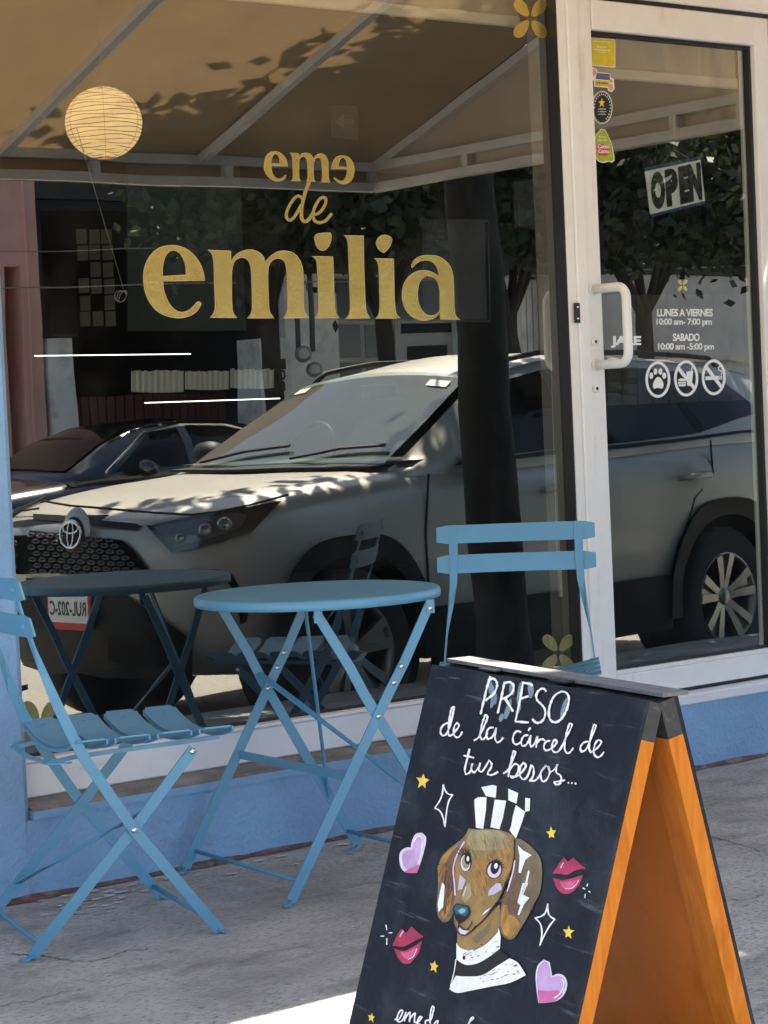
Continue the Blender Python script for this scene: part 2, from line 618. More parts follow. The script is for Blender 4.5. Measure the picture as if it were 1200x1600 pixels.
# ------------------------------------------------------------------ ground
KERB_Y, STREET_Z, FAR_KERB_Y, FACADE_Y = -2.72, -0.28, -12.1, -14.5
def gridsheet(x0, x1, y0, y1, nx, ny, zf):
    mb = MB()
    vs, fs = [], []
    for j in range(ny + 1):
        for i in range(nx + 1):
            x, y = x0 + (x1 - x0) * i / nx, y0 + (y1 - y0) * j / ny
            vs.append((x, y, zf(x, y)))
    for j in range(ny):
        for i in range(nx):
            k = j * (nx + 1) + i
            fs.append((k, k + 1, k + nx + 2, k + nx + 1))
    return mb.add(vs, fs, 0, True)
def walk_z(x, y):
    return -0.0 if y > -1.2 else -0.06 * (y + 1.2) / (KERB_Y + 1.2)
tag(gridsheet(-400, 400, -400, 400, 8, 8, lambda x, y: STREET_Z).build('street', M['asphalt']), kind='structure')
tag(gridsheet(-30, 40, KERB_Y + .15, .3, 4, 12, walk_z).build('sidewalk', M['concrete']), kind='structure')
kb = MB()
for i in range(24):
    kb.box((-30 + i * 3 + .004, KERB_Y, STREET_Z - .1), (-27 + i * 3 - .004, KERB_Y + .15, -.056), 0, .012)
tag(kb.build('kerb', M['concrete']), kind='structure')
fs_ = MB().box((-60, -40, STREET_Z - .1), (80, FAR_KERB_Y, STREET_Z + .16), 0, .02)
tag(fs_.build('far_sidewalk', M['concrete']), kind='structure')
# cracks in the pavement: shallow dark wandering grooves
cr = MB()
def crack(pts, wd):
    ps = []
    for i in range(len(pts) - 1):
        a, b = on_z(*pts[i], 0), on_z(*pts[i + 1], 0)
        n = 7
        for j in range(n):
            p = a.lerp(b, j / n)
            ps.append(Vector((p.x + random.uniform(-.006, .006), p.y + random.uniform(-.01, .01), walk_z(p.x, p.y) + .0015)))
    for i in range(len(ps) - 1):
        d = (ps[i + 1] - ps[i]).normalized()
        wd2 = wd * .6
        s = Vector((-d.y, d.x, 0)) * wd2 * random.uniform(.2, 1.2) / 2
        t = Vector((-d.y, d.x, 0)) * wd2 * random.uniform(.2, 1.2) / 2
        cr.add([ps[i] - s, ps[i + 1] - t, ps[i + 1] + t, ps[i] + s], [(0, 1, 2, 3)])
crack([(8, 1490), (45, 1492), (75, 1495), (120, 1503), (150, 1502), (200, 1487), (240, 1482)], .007)
crack([(0, 1573), (60, 1562), (145, 1540)], .004)
crack([(1108, 1307), (1135, 1314), (1165, 1322), (1200, 1334)], .006)
crack([(1120, 1405), (1165, 1402), (1200, 1395)], .005)
tag(cr.build('pavement_cracks', mat('crack', (.07, .066, .062), .95)), kind='structure')
# blobs of old white paint and red earth along the foot of the wall
sp = MB()
for k in range(70):
    px = random.uniform(60, 210) if k < 48 else random.uniform(200, 640)
    base = 1404 - (px - 60) * .187
    py = base + random.uniform(3, 42) * (1 if k < 48 else .5)
    c = on_z(px, py, .002 + k * .00002)
    r = random.uniform(.003, .014)
    n = random.randint(6, 9)
    sp.add([(c.x + r * 1.6 * random.uniform(.5, 1.2) * math.cos(2 * math.pi * i / n), c.y + r * random.uniform(.5, 1.2) * math.sin(2 * math.pi * i / n), c.z) for i in range(n)], [tuple(range(n))])
tag(sp.build('paint_splashes', mat('splash', (.52, .51, .49), .9, var=.35, vscale=60)), kind='structure')
rd = MB()
for i in range(60):
    x = 1.2 + i * .075
    e0, e1 = .012 + .022 * abs(math.sin(i * .9) * math.sin(i * .37 + 1)), .012 + .022 * abs(math.sin((i + 1) * .9) * math.sin((i + 1) * .37 + 1))
    rd.add([(x, -e0, .0022), (x + .075, -e1, .0022), (x + .075, .002, .004 + e1 * .3), (x, .002, .004 + e0 * .3)], [(0, 1, 2, 3)])
tag(rd.build('earth_edge', add_layer(mat('earth', (.13, .075, .06), .95, var=.4, vscale=30, bump=.6, bscale=60), (.22, .21, .20), 14, .5, .62)), kind='structure')

# ------------------------------------------------------------------ shop building
XL, XM = 2.65, 4.575                             # left edge of the window, left face of the door jamb
XD0, XD1 = 4.66, 5.50                            # door
FRY = 0.065                                      # the white frames stand this far behind the plinth
FK = (4.9 + FRY) / 4.9
class FrameMB(MB):                               # boxes measured on the wall plane, set back to the frame plane
    def box(s, a, b, mi=0, ch=0.0):
        f = lambda p: (p[0] * FK, p[1] + FRY, 1.2 + (p[2] - 1.2) * FK)
        return MB.box(s, f(a), f(b), mi, ch)
shop = empty('shop_building', (4.0, .2, 0), 'blue rendered shop building with big front window and white door', 'building')
MB().box((-3.0, -.0, -.3), (XL, .5, 9.0), 0, .02).build('side_pillar', M['blue_wall'], shop)
pl = MB()
pl.box((XL - .02, .003, -.3), (XM + .06, .35, .200))
pl.box((XM + .06, .003, -.3), (9.0, .35, .211))
pl.build('plinth', M['blue_wall'], shop)
lg = MB().box((XL + .004, -.004, .2005), (XM + .055, .2, .222), 0)
lg.add([(XL + .003, -.004, .2222), (XM + .055, -.004, .2222), (XM + .055, .090, .2500), (XL + .003, .090, .2500)], [(0, 1, 2, 3)], 1)
lg.build('ledge', [M['blue_wall'], M['ledge']], shop)
up = MB().box((XL, .05, 2.60), (9.0, .6, 9.0), 0)
up.box((5.84, .0, .211), (9.0, .19, 2.60), 0)
up.build('upper_wall', M['blue_wall'], shop)
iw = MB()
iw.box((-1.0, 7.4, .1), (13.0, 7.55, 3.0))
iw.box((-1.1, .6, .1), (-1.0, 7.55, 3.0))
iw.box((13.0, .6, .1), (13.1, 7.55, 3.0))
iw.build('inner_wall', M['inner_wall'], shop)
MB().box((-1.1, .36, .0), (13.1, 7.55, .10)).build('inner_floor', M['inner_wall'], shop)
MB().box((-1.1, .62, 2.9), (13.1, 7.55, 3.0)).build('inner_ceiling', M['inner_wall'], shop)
th = MB().box((XM + .065, -.004, .2115), (5.84, .3, .2440), 0, .004)
th.build('threshold', M['white_sill'], shop)

# shop window: white frame, glass, gold lettering
win = empty('shop_window', (3.6, .1, .26), 'large shop window with gold lettering in a white frame', 'window')
fr = MB()
zf = lambda z: 1.2 + (z - 1.2) * FK
XW = XM * FK                                     # right edge of the window opening
fr.box((XL + .002, FRY, zf(.2575)), (XW - .002, .098, zf(.347)), 0, .004)
fr.box((XL + .002, FRY - .006, zf(.3475)), (XW - .002, .0985, zf(.357)), 0, .002)
fr.box((XL + .002, FRY, 2.52), (XW - .002, .14, 2.58), 0, .004)
fr.box((XW + .001, .115, .36), (XW + .045, .20, 2.5), 1)
fr.build('frame', [M['white_sill'], mat('inner_frame', (.26, .235, .20), .6)], win)
gk = MB().box((XW - .006, FRY - .004, .348), (XW - .001, .1085, 2.519), 0)
gk.box((XL + .001, .0985, .346), (XW - .007, .1086, .355), 0)
gk.build('gasket', M['rubber'], win)
pb = MB()
def pane_box(mb, x0, x1, z0, z1, y=GLASS_Y, t=.008):
    vs = [(x0, y, z0), (x1, y, z0), (x1, y + t, z0), (x0, y + t, z0), (x0, y, z1), (x1, y, z1), (x1, y + t, z1), (x0, y + t, z1)]
    mb.add(vs, [(0, 1, 5, 4)], 0)
    mb.add(vs, [(0, 3, 2, 1), (4, 5, 6, 7), (1, 2, 6, 5), (2, 3, 7, 6), (3, 0, 4, 7)], 1)
pane_box(pb, XL + .004, XW - .0065, .350, 2.53)
pane = pb.build('pane', [M['pane'], M['pane_back']], win)

# gold letters, outlines drawn on the photo and laid on the glass plane
def zA(p): return [(200 + x / 4.2857, 350 + y / 4.2857) for x, y in p]
def zB(p): return [(460 + x / 4.2857, 350 + y / 4.2857) for x, y in p]
def zC(p): return [(390 + x / 6.0, 220 + y / 6.0) for x, y in p]
e_out = [(515,380),(235,385),(240,440),(260,500),(290,550),(330,582),(370,588),(410,572),(440,545),(460,522),(478,518),(490,530),(487,548),(450,595),(400,622),(340,632),(270,622),(200,590),(145,530),(112,455),(100,370),(108,290),(140,220),(190,168),(250,145),(320,142),(390,165),(440,205),(480,260),(505,320)]
e_in = [(232,348),(385,340),(383,290),(370,240),(345,200),(310,180),(280,185),(255,210),(240,250),(232,300)]
m_out = [(530,172),(688,180),(690,245),(720,205),(770,178),(820,170),(870,185),(905,215),(918,255),(950,215),(1000,185),(1050,178),(1110,195),(1150,240),(1170,300),(1175,400),(1178,560),(1190,600),(1215,630),(1035,632),(1055,600),(1065,560),(1062,400),(1058,300),(1045,255),(1020,235),(985,235),(955,258),(940,300),(938,400),(945,560),(955,600),(980,632),(795,632),(820,600),(828,560),(825,400),(820,300),(805,250),(780,230),(750,228),(715,250),(698,300),(695,400),(698,560),(708,600),(732,630),(545,628),(568,600),(580,560),(575,400),(568,230),(555,195)]
i1d = [(130,90),(150,65),(240,57),(249,85),(235,140),(205,175),(175,178),(145,150)]
i1b = [(113,215),(258,217),(262,300),(270,560),(280,600),(303,630),(130,632),(150,605),(158,560),(150,300),(142,240)]
l_b = [(328,75),(463,78),(467,300),(478,560),(488,600),(508,632),(340,635),(362,605),(370,560),(362,300),(355,130),(345,95)]
i2d = [(545,120),(565,85),(600,72),(640,82),(655,105),(640,150),(600,195),(570,180),(550,150)]
i2b = [(530,230),(665,232),(668,400),(675,560),(685,605),(712,632),(540,635),(560,605),(568,560),(565,400),(560,280),(548,245)]
a_out = [(780,285),(795,245),(840,215),(900,208),(960,215),(1010,245),(1045,290),(1062,350),(1068,450),(1072,580),(1085,620),(1112,642),(975,640),(972,590),(950,620),(900,645),(850,648),(790,625),(745,580),(722,520),(718,460),(730,400),(770,345),(820,315),(880,310),(930,325),(965,350),(955,300),(930,262),(890,245),(850,248),(810,270),(790,295)]
a_in = [(895,350),(930,360),(955,390),(968,440),(970,520),(968,580),(945,605),(905,612),(870,595),(840,550),(825,490),(828,430),(845,380),(870,355)]
s1_out = [(358,240),(205,238),(210,290),(230,330),(260,352),(290,352),(315,335),(330,318),(343,325),(338,345),(310,370),(270,382),(215,372),(165,335),(135,280),(130,220),(145,155),(180,112),(230,98),(280,108),(320,140),(348,190)]
s1_in = [(205,212),(280,215),(275,170),(260,135),(240,122),(220,140),(208,175)]
s2 = [(372,112),(458,115),(460,140),(490,118),(530,112),(570,125),(600,165),(620,135),(660,118),(700,130),(730,170),(738,230),(742,350),(757,392),(660,388),(675,360),(672,230),(665,180),(645,160),(620,165),(602,200),(600,300),(605,360),(618,385),(525,382),(540,350),(538,230),(530,175),(510,150),(485,155),(465,180),(462,250),(465,350),(482,380),(385,378),(400,350),(398,230),(392,140)]
s3_out = [(760,265),(770,215),(795,165),(835,140),(880,138),(930,155),(965,200),(982,260),(978,320),(955,370),(915,402),(870,410),(825,392),(790,360),(785,345),(797,342),(815,358),(850,375),(880,368),(900,330),(910,270)]
s3_in = [(830,240),(908,245),(905,205),(890,170),(870,158),(850,175),(838,205)]

def on_pane(p, off=.0, y=GLASS_Y):
    q = on_y(p[0], p[1], y)
    return Vector((q.x, y - off, q.z))

def decal(mb, loops, off, mi=0, sm=True, y=GLASS_Y, th=.0006):
    """filled outline(s) in photo pixels -> thin raised film on a pane parallel to the wall"""
    L3 = []
    for lp in loops:
        q = smooth_loop(lp, 4) if sm else lp
        L3.append([(v.x, v.z) for v in [on_pane(p, 0, y) for p in q]])
    vs, fs = shape2d(L3)
    mb.add([(x, y - off - th, z) for x, z in vs], [list(reversed(f)) for f in fs], mi)

def offset_loop(lp, d):
    n = len(lp)
    ar = sum(lp[i][0] * lp[(i + 1) % n][1] - lp[(i + 1) % n][0] * lp[i][1] for i in range(n))
    sgn = 1 if ar > 0 else -1
    out = []
    for i in range(n):
        a, b, c = lp[(i - 1) % n], lp[i], lp[(i + 1) % n]
        u = Vector((b[0] - a[0], b[1] - a[1]))
        v = Vector((c[0] - b[0], c[1] - b[1]))
        u = u.normalized() if u.length else u
        v = v.normalized() if v.length else v
        nn = Vector((u.y + v.y, -u.x - v.x))
        nn = nn.normalized() if nn.length > 1e-6 else nn
        out.append((b[0] + nn.x * d * sgn, b[1] + nn.y * d * sgn))
    return out

big = MB()
for lps in ([zA(e_out), zA(e_in)], [zA(m_out)], [zB(i1d)], [zB(i1b)], [zB(l_b)], [zB(i2d)], [zB(i2b)], [zB(a_out), zB(a_in)]):
    lps = [smooth_loop(l, 4) for l in lps]
    rim = [lps[0]] + lps[1:]
    inner = [offset_loop(lps[0], -.9)] + [offset_loop(l, .9) for l in lps[1:]]
    decal(big, rim, .0006, 1, False)
    decal(big, inner, .0014, 0, False)
big.build('gold_word', [M['gold'], M['gold_edge']], pane)
sml = MB()
for lps in ([zC(s1_out), zC(s1_in)], [zC(s2)], [zC(s3_out), zC(s3_in)]):
    lps = [smooth_loop(l, 4) for l in lps]
    decal(sml, lps, .0006, 1, False)
    decal(sml, [offset_loop(lps[0], -.5)] + [offset_loop(l, .5) for l in lps[1:]], .0014, 0, False)
sml.build('gold_word', [M['gold'], M['gold_edge']], pane)
scr = MB()
def ribbon(mb, pts, wid, plane_fn, off, mi=0, jitter=0.0, n=4):
    L, Rr = stroke2d(pts, wid, n, jitter)
    k = len(L)
    vs = [plane_fn(p, off) for p in L] + [plane_fn(p, off) for p in Rr]
    mb.add(vs, [(i, i + 1, k + i + 1, k + i) for i in range(k - 1)], mi)
dd = zC([(560,385),(535,440),(510,520),(492,600),(484,680),(492,738),(520,757),(555,735),(585,690),(600,670)])
d2 = zC([(492,545),(470,522),(440,522),(405,555),(370,610),(345,670),(345,720),(372,745),(405,728),(445,670),(480,600)])
ee = zC([(605,690),(640,682),(685,635),(712,575),(705,538),(675,532),(640,565),(605,630),(592,690),(605,745),(650,768),(705,750),(745,710),(768,680)])
for k, (st, wd) in enumerate(((dd, 5.6), (d2, 4.8), (ee, 4.8))):
    ribbon(scr, st, wd, on_pane, .0008 + .0004 * k, 0)
scr.build('gold_word', [M['gold']], pane)

def flower(parent, cx, cy, s, y=GLASS_Y, name='flower_decal', mats=('gold', 'gold_edge')):
    mb = MB()
    for k in range(4):
        a = R(45 + 90 * k)
        pet = []
        for j in range(16):
            t = 2 * math.pi * j / 16
            lx = .56 + .44 * math.cos(t)
            ly = .30 * math.sin(t) * (0.55 + .45 * lx)
            ca, sa = math.cos(a) * .82, math.sin(a)
            q = math.atan2(sa, ca)
            pet.append((cx + s * (lx * math.cos(q) - ly * math.sin(q)), cy - s * (lx * math.sin(q) + ly * math.cos(q))))
        decal(mb, [pet], .0006, 1, False, y)
        decal(mb, [offset_loop(pet, -.6)], .0012, 0, False, y)
    return mb.build(name, [M[mats[0]], M[mats[1]]], parent)
flower(pane, 828, 29, 37)
flower(pane, 872, 1020, 35, mats=('gold_film', 'gold_film_edge'))
flower(pane, 63, 1128, 40, mats=('gold_film', 'gold_film_edge'))

# ------------------------------------------------------------------ shop door
door = empty('shop_door', (5.1, .05, .26), 'white aluminium shop door with white pull handle and gold flower', 'door')
jm = FrameMB()
jm.box((XM + .003, -.004, .2575), (XM + .038, .14, 2.56), 0, .003)
jm.box((XM + .038, -.012, .2575), (XD0 - .004, .14, 2.56), 0, .003)
jm.box((XD0 - .003, -.008, 2.452), (5.74, .14, 2.56), 0, .003)
jm.box((5.535, -.006, .2575), (5.60, .14, 2.4515), 0, .003)
jm.box((5.60, -.014, .2575), (5.74, .14, 2.4515), 0, .003)
jm.build('jamb', M['white_alu'], door)
lf = FrameMB()
lf.box((XD0, .0, .268), (4.712, .08, 2.438), 0, .003)
lf.box((4.7125, .006, .268), (4.728, .078, 2.438), 0, .002)
lf.box((5.462, .0, .268), (5.53, .08, 2.438), 0, .003)
lf.box((4.7285, .0, 2.345), (5.4615, .08, 2.438), 0, .003)
lf.box((4.7285, .0, .268), (5.4615, .09, .340), 0, .003)
lf.box((4.7285, .006, .3405), (5.4615, .078, .354), 0, .002)
lf.build('leaf_frame', M['white_alu'], door)
dg_ = FrameMB()
dg_.box((4.7287, .02, 2.333), (5.4615, .0445, 2.3445))
dg_.box((5.449, .02, .355), (5.4615, .0445, 2.333))
dg_.box((4.7287, .022, .3545), (5.4615, .043, .362))
dg_.box((4.655, .002, .262), (5.535, .05, .2675))
dg_.box((4.655, .002, 2.4385), (5.535, .05, 2.4515))
dg_.build('gasket', M['rubber'], door)
dpb = MB()
pane_box(dpb, 4.724 * FK, 5.465 * FK, .342, 2.36)
dpane = dpb.build('pane', [M['pane'], M['pane_back']], door)

hb = MB()
HX = 4.685 * FK
ht, hbz, hp = 1.5495, 1.3125, FRY - .146
hpts = [(HX, FRY, ht)]
for k in range(7):
    a = R(90 * k / 6)
    hpts.append((HX, hp + .035 - .035 * math.sin(a), ht - .035 + .035 * math.cos(a)))
for k in range(7):
    a = R(90 * k / 6)
    hpts.append((HX, hp + .035 - .035 * math.cos(a), hbz + .035 - .035 * math.sin(a)))
hpts.append((HX, FRY, hbz))
hb.tube(hpts, .0145, 14)
hb.lathe((HX, FRY, ht), (0, -1, 0), [(.0, .006), (.02, .006), (.02, 0)], 20)
hb.lathe((HX, FRY, hbz), (0, -1, 0), [(.0, .006), (.02, .006), (.02, 0)], 20)
hb.build('pull_handle', M['white_alu'], door)
for (px, py) in ((928, 534), (930, 607)):
    c = on_y(px, py, FRY)
    lk = MB().lathe((c.x, FRY, c.z), (0, -1, 0), [(0, .009), (.010, .009), (.0135, .006), (.0135, 0)], 20, 0)
    lk.lathe((c.x, FRY - .0092, c.z), (0, -1, 0), [(0, .001), (.0055, .0008), (.0055, 0)], 14, 1)
    lk.build('lock_cylinder', [M['white_alu'], M['rubber']], door)
c = on_y(901, 489, FRY - .012)
bp_ = MB().box((c.x - .011, FRY - .015, c.z - .031), (c.x + .012, FRY - .0121, c.z + .031), 0)
for dz in (-.018, .018):
    bp_.lathe((c.x + .002, FRY - .0152, c.z + dz), (0, -1, 0), [(0, .001), (.004, .001), (.004, 0)], 10, 1)
bp_.build('latch_plate', [M['rubber'], M['screw']], door)
pt = FrameMB().box((4.694, -.003, 1.085), (4.708, .0, 1.15), 0, .001)
pt.build('strike_plate', M['white_sill'], door)

flower(dpane, 1066, 446, 11)
def on_rect(mb, body, px0, px1, py0, py1, off=.0010, mi=0, bold=.012, y=GLASS_Y, spacing=1.0, slope=0.0):
    vs, fs = text2d(body, bold, spacing)
    out = []
    for (u, v) in vs:
        px = px0 + u * (px1 - px0)
        py = py1 + v * (py0 - py1) + slope * (px - px0)
        out.append(on_pane((px, py), off, y))
    mb.add(out, [list(f) for f in fs], mi)
hr = MB()
on_rect(hr, 'LUNES A VIERNES', 1026.5, 1113.5, 482.5, 494.5, bold=.03, spacing=.92)
on_rect(hr, '10:00 am- 7:00 pm', 1025.5, 1112, 497.5, 510.5, bold=.022, spacing=.92)
on_rect(hr, 'SABADO', 1051, 1093, 521, 533, bold=.03, spacing=.92)
on_rect(hr, '10:00 am -5:00 pm', 1028, 1115.5, 536, 549.5, bold=.022, spacing=.92)
hr.build('opening_hours', M['vinyl'], dpane)
jl = MB()
on_rect(jl, 'JALE', 954, 1001.5, 525, 543.5, bold=.045, spacing=.95)
jl.build('pull_lettering', M['vinyl'], dpane)

def ell(cx, cy, rx, ry, n=28, rot=0):
    return [(cx + rx * math.cos(2 * math.pi * i / n) * math.cos(rot) - ry * math.sin(2 * math.pi * i / n) * math.sin(rot), cy + rx * math.cos(2 * math.pi * i / n) * math.sin(rot) + ry * math.sin(2 * math.pi * i / n) * math.cos(rot)) for i in range(n)]
def zK(p): return [(840 + x / 4.0, 400 + y / 4.0) for x, y in p]
pg = MB()
decal(pg, [zK(ell(750, 772, 78, 114)), zK(ell(750, 772, 62, 97))], .0008, 0, False)
for (cx, cy, rx, ry) in ((709, 748, 12, 20), (735, 722, 12, 20), (766, 722, 12, 20), (790, 748, 12, 20)):
    decal(pg, [zK(ell(cx, cy, rx, ry))], .0008, 0, False)
decal(pg, [zK([(718, 815), (725, 785), (740, 762), (752, 755), (766, 762), (782, 788), (785, 815), (775, 830), (752, 824), (728, 830)])], .0008)
pg.build('paw_sign', M['vinyl'], dpane)
pg = MB()
decal(pg, [zK(ell(927, 765, 76, 113)), zK(ell(927, 765, 60, 96))], .0008, 0, False)
decal(pg, [zK([(928, 722), (970, 718), (962, 812), (934, 812)])], .0008, 0, False)
decal(pg, [zK([(955, 722), (963, 685), (968, 687), (962, 722)])], .0010, 0, False)
decal(pg, [zK([(878, 782), (880, 770), (900, 764), (922, 770), (924, 782)])], .0008, 0, False)
decal(pg, [zK([(876, 787), (926, 786), (926, 797), (876, 798)])], .0008, 0, False)
decal(pg, [zK([(879, 802), (925, 801), (922, 813), (900, 816), (882, 813)])], .0008, 0, False)
decal(pg, [zK([(872, 712), (884, 692), (984, 818), (974, 838)])], .0012, 0, False)
pg.build('no_food_sign', M['vinyl'], dpane)
pg = MB()
decal(pg, [zK(ell(1099, 758, 75, 112)), zK(ell(1099, 758, 59, 95))], .0008, 0, False)
decal(pg, [zK([(1048, 752), (1130, 749), (1130, 773), (1048, 776)])], .0008, 0, False)
decal(pg, [zK([(1134, 749), (1140, 749), (1140, 773), (1134, 773)])], .0008, 0, False)
decal(pg, [zK([(1143, 748), (1150, 748), (1150, 772), (1143, 772)])], .0008, 0, False)
ribbon(pg, zK([(1147, 742), (1150, 722), (1132, 712), (1130, 696), (1140, 690)]), 1.6, on_pane, .001)
decal(pg, [zK([(1042, 700), (1054, 680), (1157, 815), (1147, 835)])], .0012, 0, False)
pg.build('no_smoking_sign', M['vinyl'], dpane)

# stickers at the top of the door glass
def zS(p): return [(900 + x / 4.0, 40 + y / 4.0) for x, y in p]
st = MB()
decal(st, [zS([(81, 76), (236, 86), (243, 92), (244, 258), (238, 264), (88, 250), (82, 244)])], .0008, 1, False)
decal(st, [zS([(82, 80), (234, 90), (239, 96), (239, 252), (232, 258), (92, 245), (86, 238)])], .0014, 0, False)
def fine_print(mb, x0, x1, y0, y1, mi, slope=.08):   # lines of writing too small to read
    x = x0
    while x < x1:
        wd = random.uniform(2.5, 5.5)
        h = random.uniform(.7, 1.0) * (y1 - y0)
        yy = y1 + slope * (x - x0)
        decal(mb, [zS([(x, yy - h), (x + wd * .8, yy - h * random.uniform(.8, 1)), (x + wd * .75, yy), (x + .3, yy)])], .002, mi, False)
        x += wd + (random.uniform(3, 5) if random.random() < .15 else 1.2)
for q in ((104, 208, 92, 100), (128, 192, 126, 137), (112, 208, 143, 154), (138, 182, 162, 167)):
    fine_print(st, *q, 1)
st.build('sticker', [M['stick_yellow'], M['stick_white']], dpane)['label'] = 'square yellow sticker with pale writing'
st = MB()
decal(st, [zS([(100, 262), (125, 268), (132, 290), (212, 300), (216, 325), (235, 335), (236, 362), (240, 395), (222, 416), (200, 410), (195, 390), (112, 382), (112, 345), (98, 340)])], .0008, 1, False)
decal(st, [zS([(128, 296), (208, 304), (210, 342), (120, 334)])], .0014, 2, False)
decal(st, [zS([(120, 340), (208, 348), (208, 384), (116, 376)])], .0014, 0, False)
decal(st, [zS(ell(112, 292, 12, 22))], .0014, 3, False)
decal(st, [zS(ell(216, 385, 14, 22))], .0014, 3, False)
decal(st, [zS(ell(218, 347, 8, 12))], .0014, 4, False)
fine_print(st, 134, 204, 308, 324, 5, .1)
fine_print(st, 126, 200, 350, 362, 6, .1)
st.build('sticker', [M['stick_yellow'], M['stick_white'], M['stick_blue'], M['stick_pink'], M['stick_green'], M['stick_red'], M['stick_black']], dpane)['label'] = 'small blue, yellow and pink sticker with white border'
st = MB()
decal(st, [zS(ell(161, 512, 66, 104))], .0008, 1, False)
decal(st, [zS(ell(161, 512, 62, 100))], .0012, 0, False)
decal(st, [zS(ell(161, 512, 60, 97)), zS(ell(161, 512, 58, 95))], .0018, 1, False)
star = []
for k in range(10):
    q = R(-90 + 36 * k)
    rr = 32 if k % 2 == 0 else 13
    star.append((158 + rr * .72 * math.cos(q), 484 + rr * math.sin(q)))
decal(st, [zS(star)], .0018, 2, False)
for k in range(18):
    q = R(-150 + 240 * k / 17 - 30)
    decal(st, [zS(ell(161 + 50 * math.cos(q), 512 + 82 * math.sin(q), 3.2, 5.5, 8))], .0018, 1, False)
for q in ((138, 184, 516, 526), (134, 184, 533, 540), (146, 176, 545, 549), (136, 184, 553, 558)):
    fine_print(st, *q, 1, .02)
st.build('sticker', [M['stick_black'], M['stick_white'], M['star_yellow']], dpane)['label'] = 'round black sticker with a gold star'
st = MB()
gsh = [(155, 645), (178, 650), (200, 690), (222, 740), (232, 790), (238, 815), (238, 845), (218, 858), (205, 850), (170, 858), (135, 845), (112, 800), (108, 740), (125, 680)]
decal(st, [zS(gsh)], .0008, 1)
decal(st, [zS([(x * .92 + 13, y * .95 + 37) for x, y in gsh])], .0014, 0)
for (t, x0, x1, y0, y1, mi) in (('Como', 132, 206, 742, 768, 2), ('Como', 136, 204, 772, 798, 1)):
    a, b = zS([(x0, y0), (x1, y1)])
    if mi == 2:
        decal(st, [zS([(128, 738), (208, 748), (208, 796), (190, 814), (140, 812), (128, 780)])], .0018, 2, False)
        mi = 1
    on_rect(st, t, a[0], b[0], a[1], b[1], .0026, mi, .03)
fine_print(st, 140, 184, 690, 702, 1, .02)
fine_print(st, 138, 186, 710, 720, 1, .02)
st.build('sticker', [M['stick_green'], M['stick_white'], M['stick_red'], M['stick_black']], dpane)['label'] = 'green avocado shaped sticker with red and white writing'
st = MB()
decal(st, [zS(ell(116, 690, 9, 26))], .0005, 0, False)
st.build('sticker', [flat('stick_grey', (.25, .25, .26), .4)], dpane)['label'] = 'small grey sticker edge'

# ------------------------------------------------------------------ things hanging or standing inside the shop
opn = empty('open_sign', on_y(1053, 245, .13), 'tilted white card reading OPEN in black, hung inside the door glass', 'sign')
def zO(p): return [(900 + x / 4.0, 40 + y / 4.0) for x, y in p]
ob = MB()
oy = .130
def quad_on(mb, pts, y, mi, th=.002):
    mb.poly([on_pane(p, 0, y) for p in pts], (0, -1, 0), th, mi)
quad_on(ob, zO([(428, 912), (775, 838), (804, 1095), (462, 1180)]), oy, 0)
quad_on(ob, zO([(424, 890), (770, 818), (774, 836), (428, 910)]), oy, 1)
quad_on(ob, zO([(463, 1182), (804, 1097), (806, 1112), (470, 1196)]), oy, 1)
on_ = 'OPEN'
boxes = [(465, 552, 912, 1148), (556, 634, 895, 1128), (640, 708, 878, 1112), (700, 780, 862, 1096)]
for chx, (x0, x1, y0, y1) in zip(on_, boxes):
    vs, fs = text2d(chx, .085)
    out = []
    for (u, v) in vs:
        x = x0 + u * (x1 - x0) + (1 - v) * 16 - 8
        y = y1 + v * (y0 - y1) - (u - .5) * 16
        out.append(on_pane(zO([(x, y)])[0], .0032, oy))
    ob.add(out, [list(f) for f in fs], 2)
ob.build('card', [M['open_card'], M['open_blue'], M['ink']], opn)
co = MB()
hk = on_pane(zO([(612, 700)])[0], 0, oy)
for p in ((510, 890), (705, 830)):
    co.tube([on_pane(zO([p])[0], .001, oy), on_pane(zO([(612, 775)])[0], .001, oy)], .0009, 5)
co.tube([on_pane(zO([(612, 775)])[0], .001, oy), on_pane(zO([(612, 560)])[0], .001, oy)], .0009, 5)
co.build('cord', flat('cord_grey', (.30, .30, .28), .6), opn)

def blind(name, x0, x1, y, z_bar, z_top, label, chain_px, ztop_chain, zbot):
    b = empty(name, ((x0 + x1) / 2, y, z_top), label, 'blind')
    MB().box((x0, y, z_bar + .034), (x1, y + .003, z_top)).build('blind_fabric', M['blind'], b)
    MB().box((x0, y - .010, z_bar), (x1, y + .012, z_bar + .035), 0, .004).build('bottom_bar', M['blind_bar'], b)
    ch = MB()
    for (pa, pb_) in chain_px:
        a, c_ = on_pane(pa, 0, y), on_pane(pb_, 0, y)
        n = int((a - c_).length / .0085)
        for i in range(n):
            p = a.lerp(c_, i / n)
            ch.lathe(p, (0, 0, 1), [(.0004, -.0028), (.0024, -.0012), (.0024, .0012), (.0004, .0028)], 6)
    ch.build('chain', M['chain'], b)
    a = on_pane(zbot, 0, y)
    MB().box((a.x - .010, y - .008, a.z - .05), (a.x + .010, y + .008, a.z + .05), 0, .003).build('chain_weight', M['blind_bar'], b)
    return b
M['blind'] = cloth_mat('blind', (.54, .46, .35), .3)
M['blind_bar'] = mat('blind_bar', (.58, .52, .42), .5)
M['chain'] = mat('chain', (.70, .68, .62), .4)
blind('roller_blind', 2.67, 4.56, .15, on_y(840, 46, .15).z, 2.88, 'tan roller blind with pale bottom bar across the top of the window', [((846, 60), (871, 890)), ((855, 60), (880, 890))], 60, (877, 908))
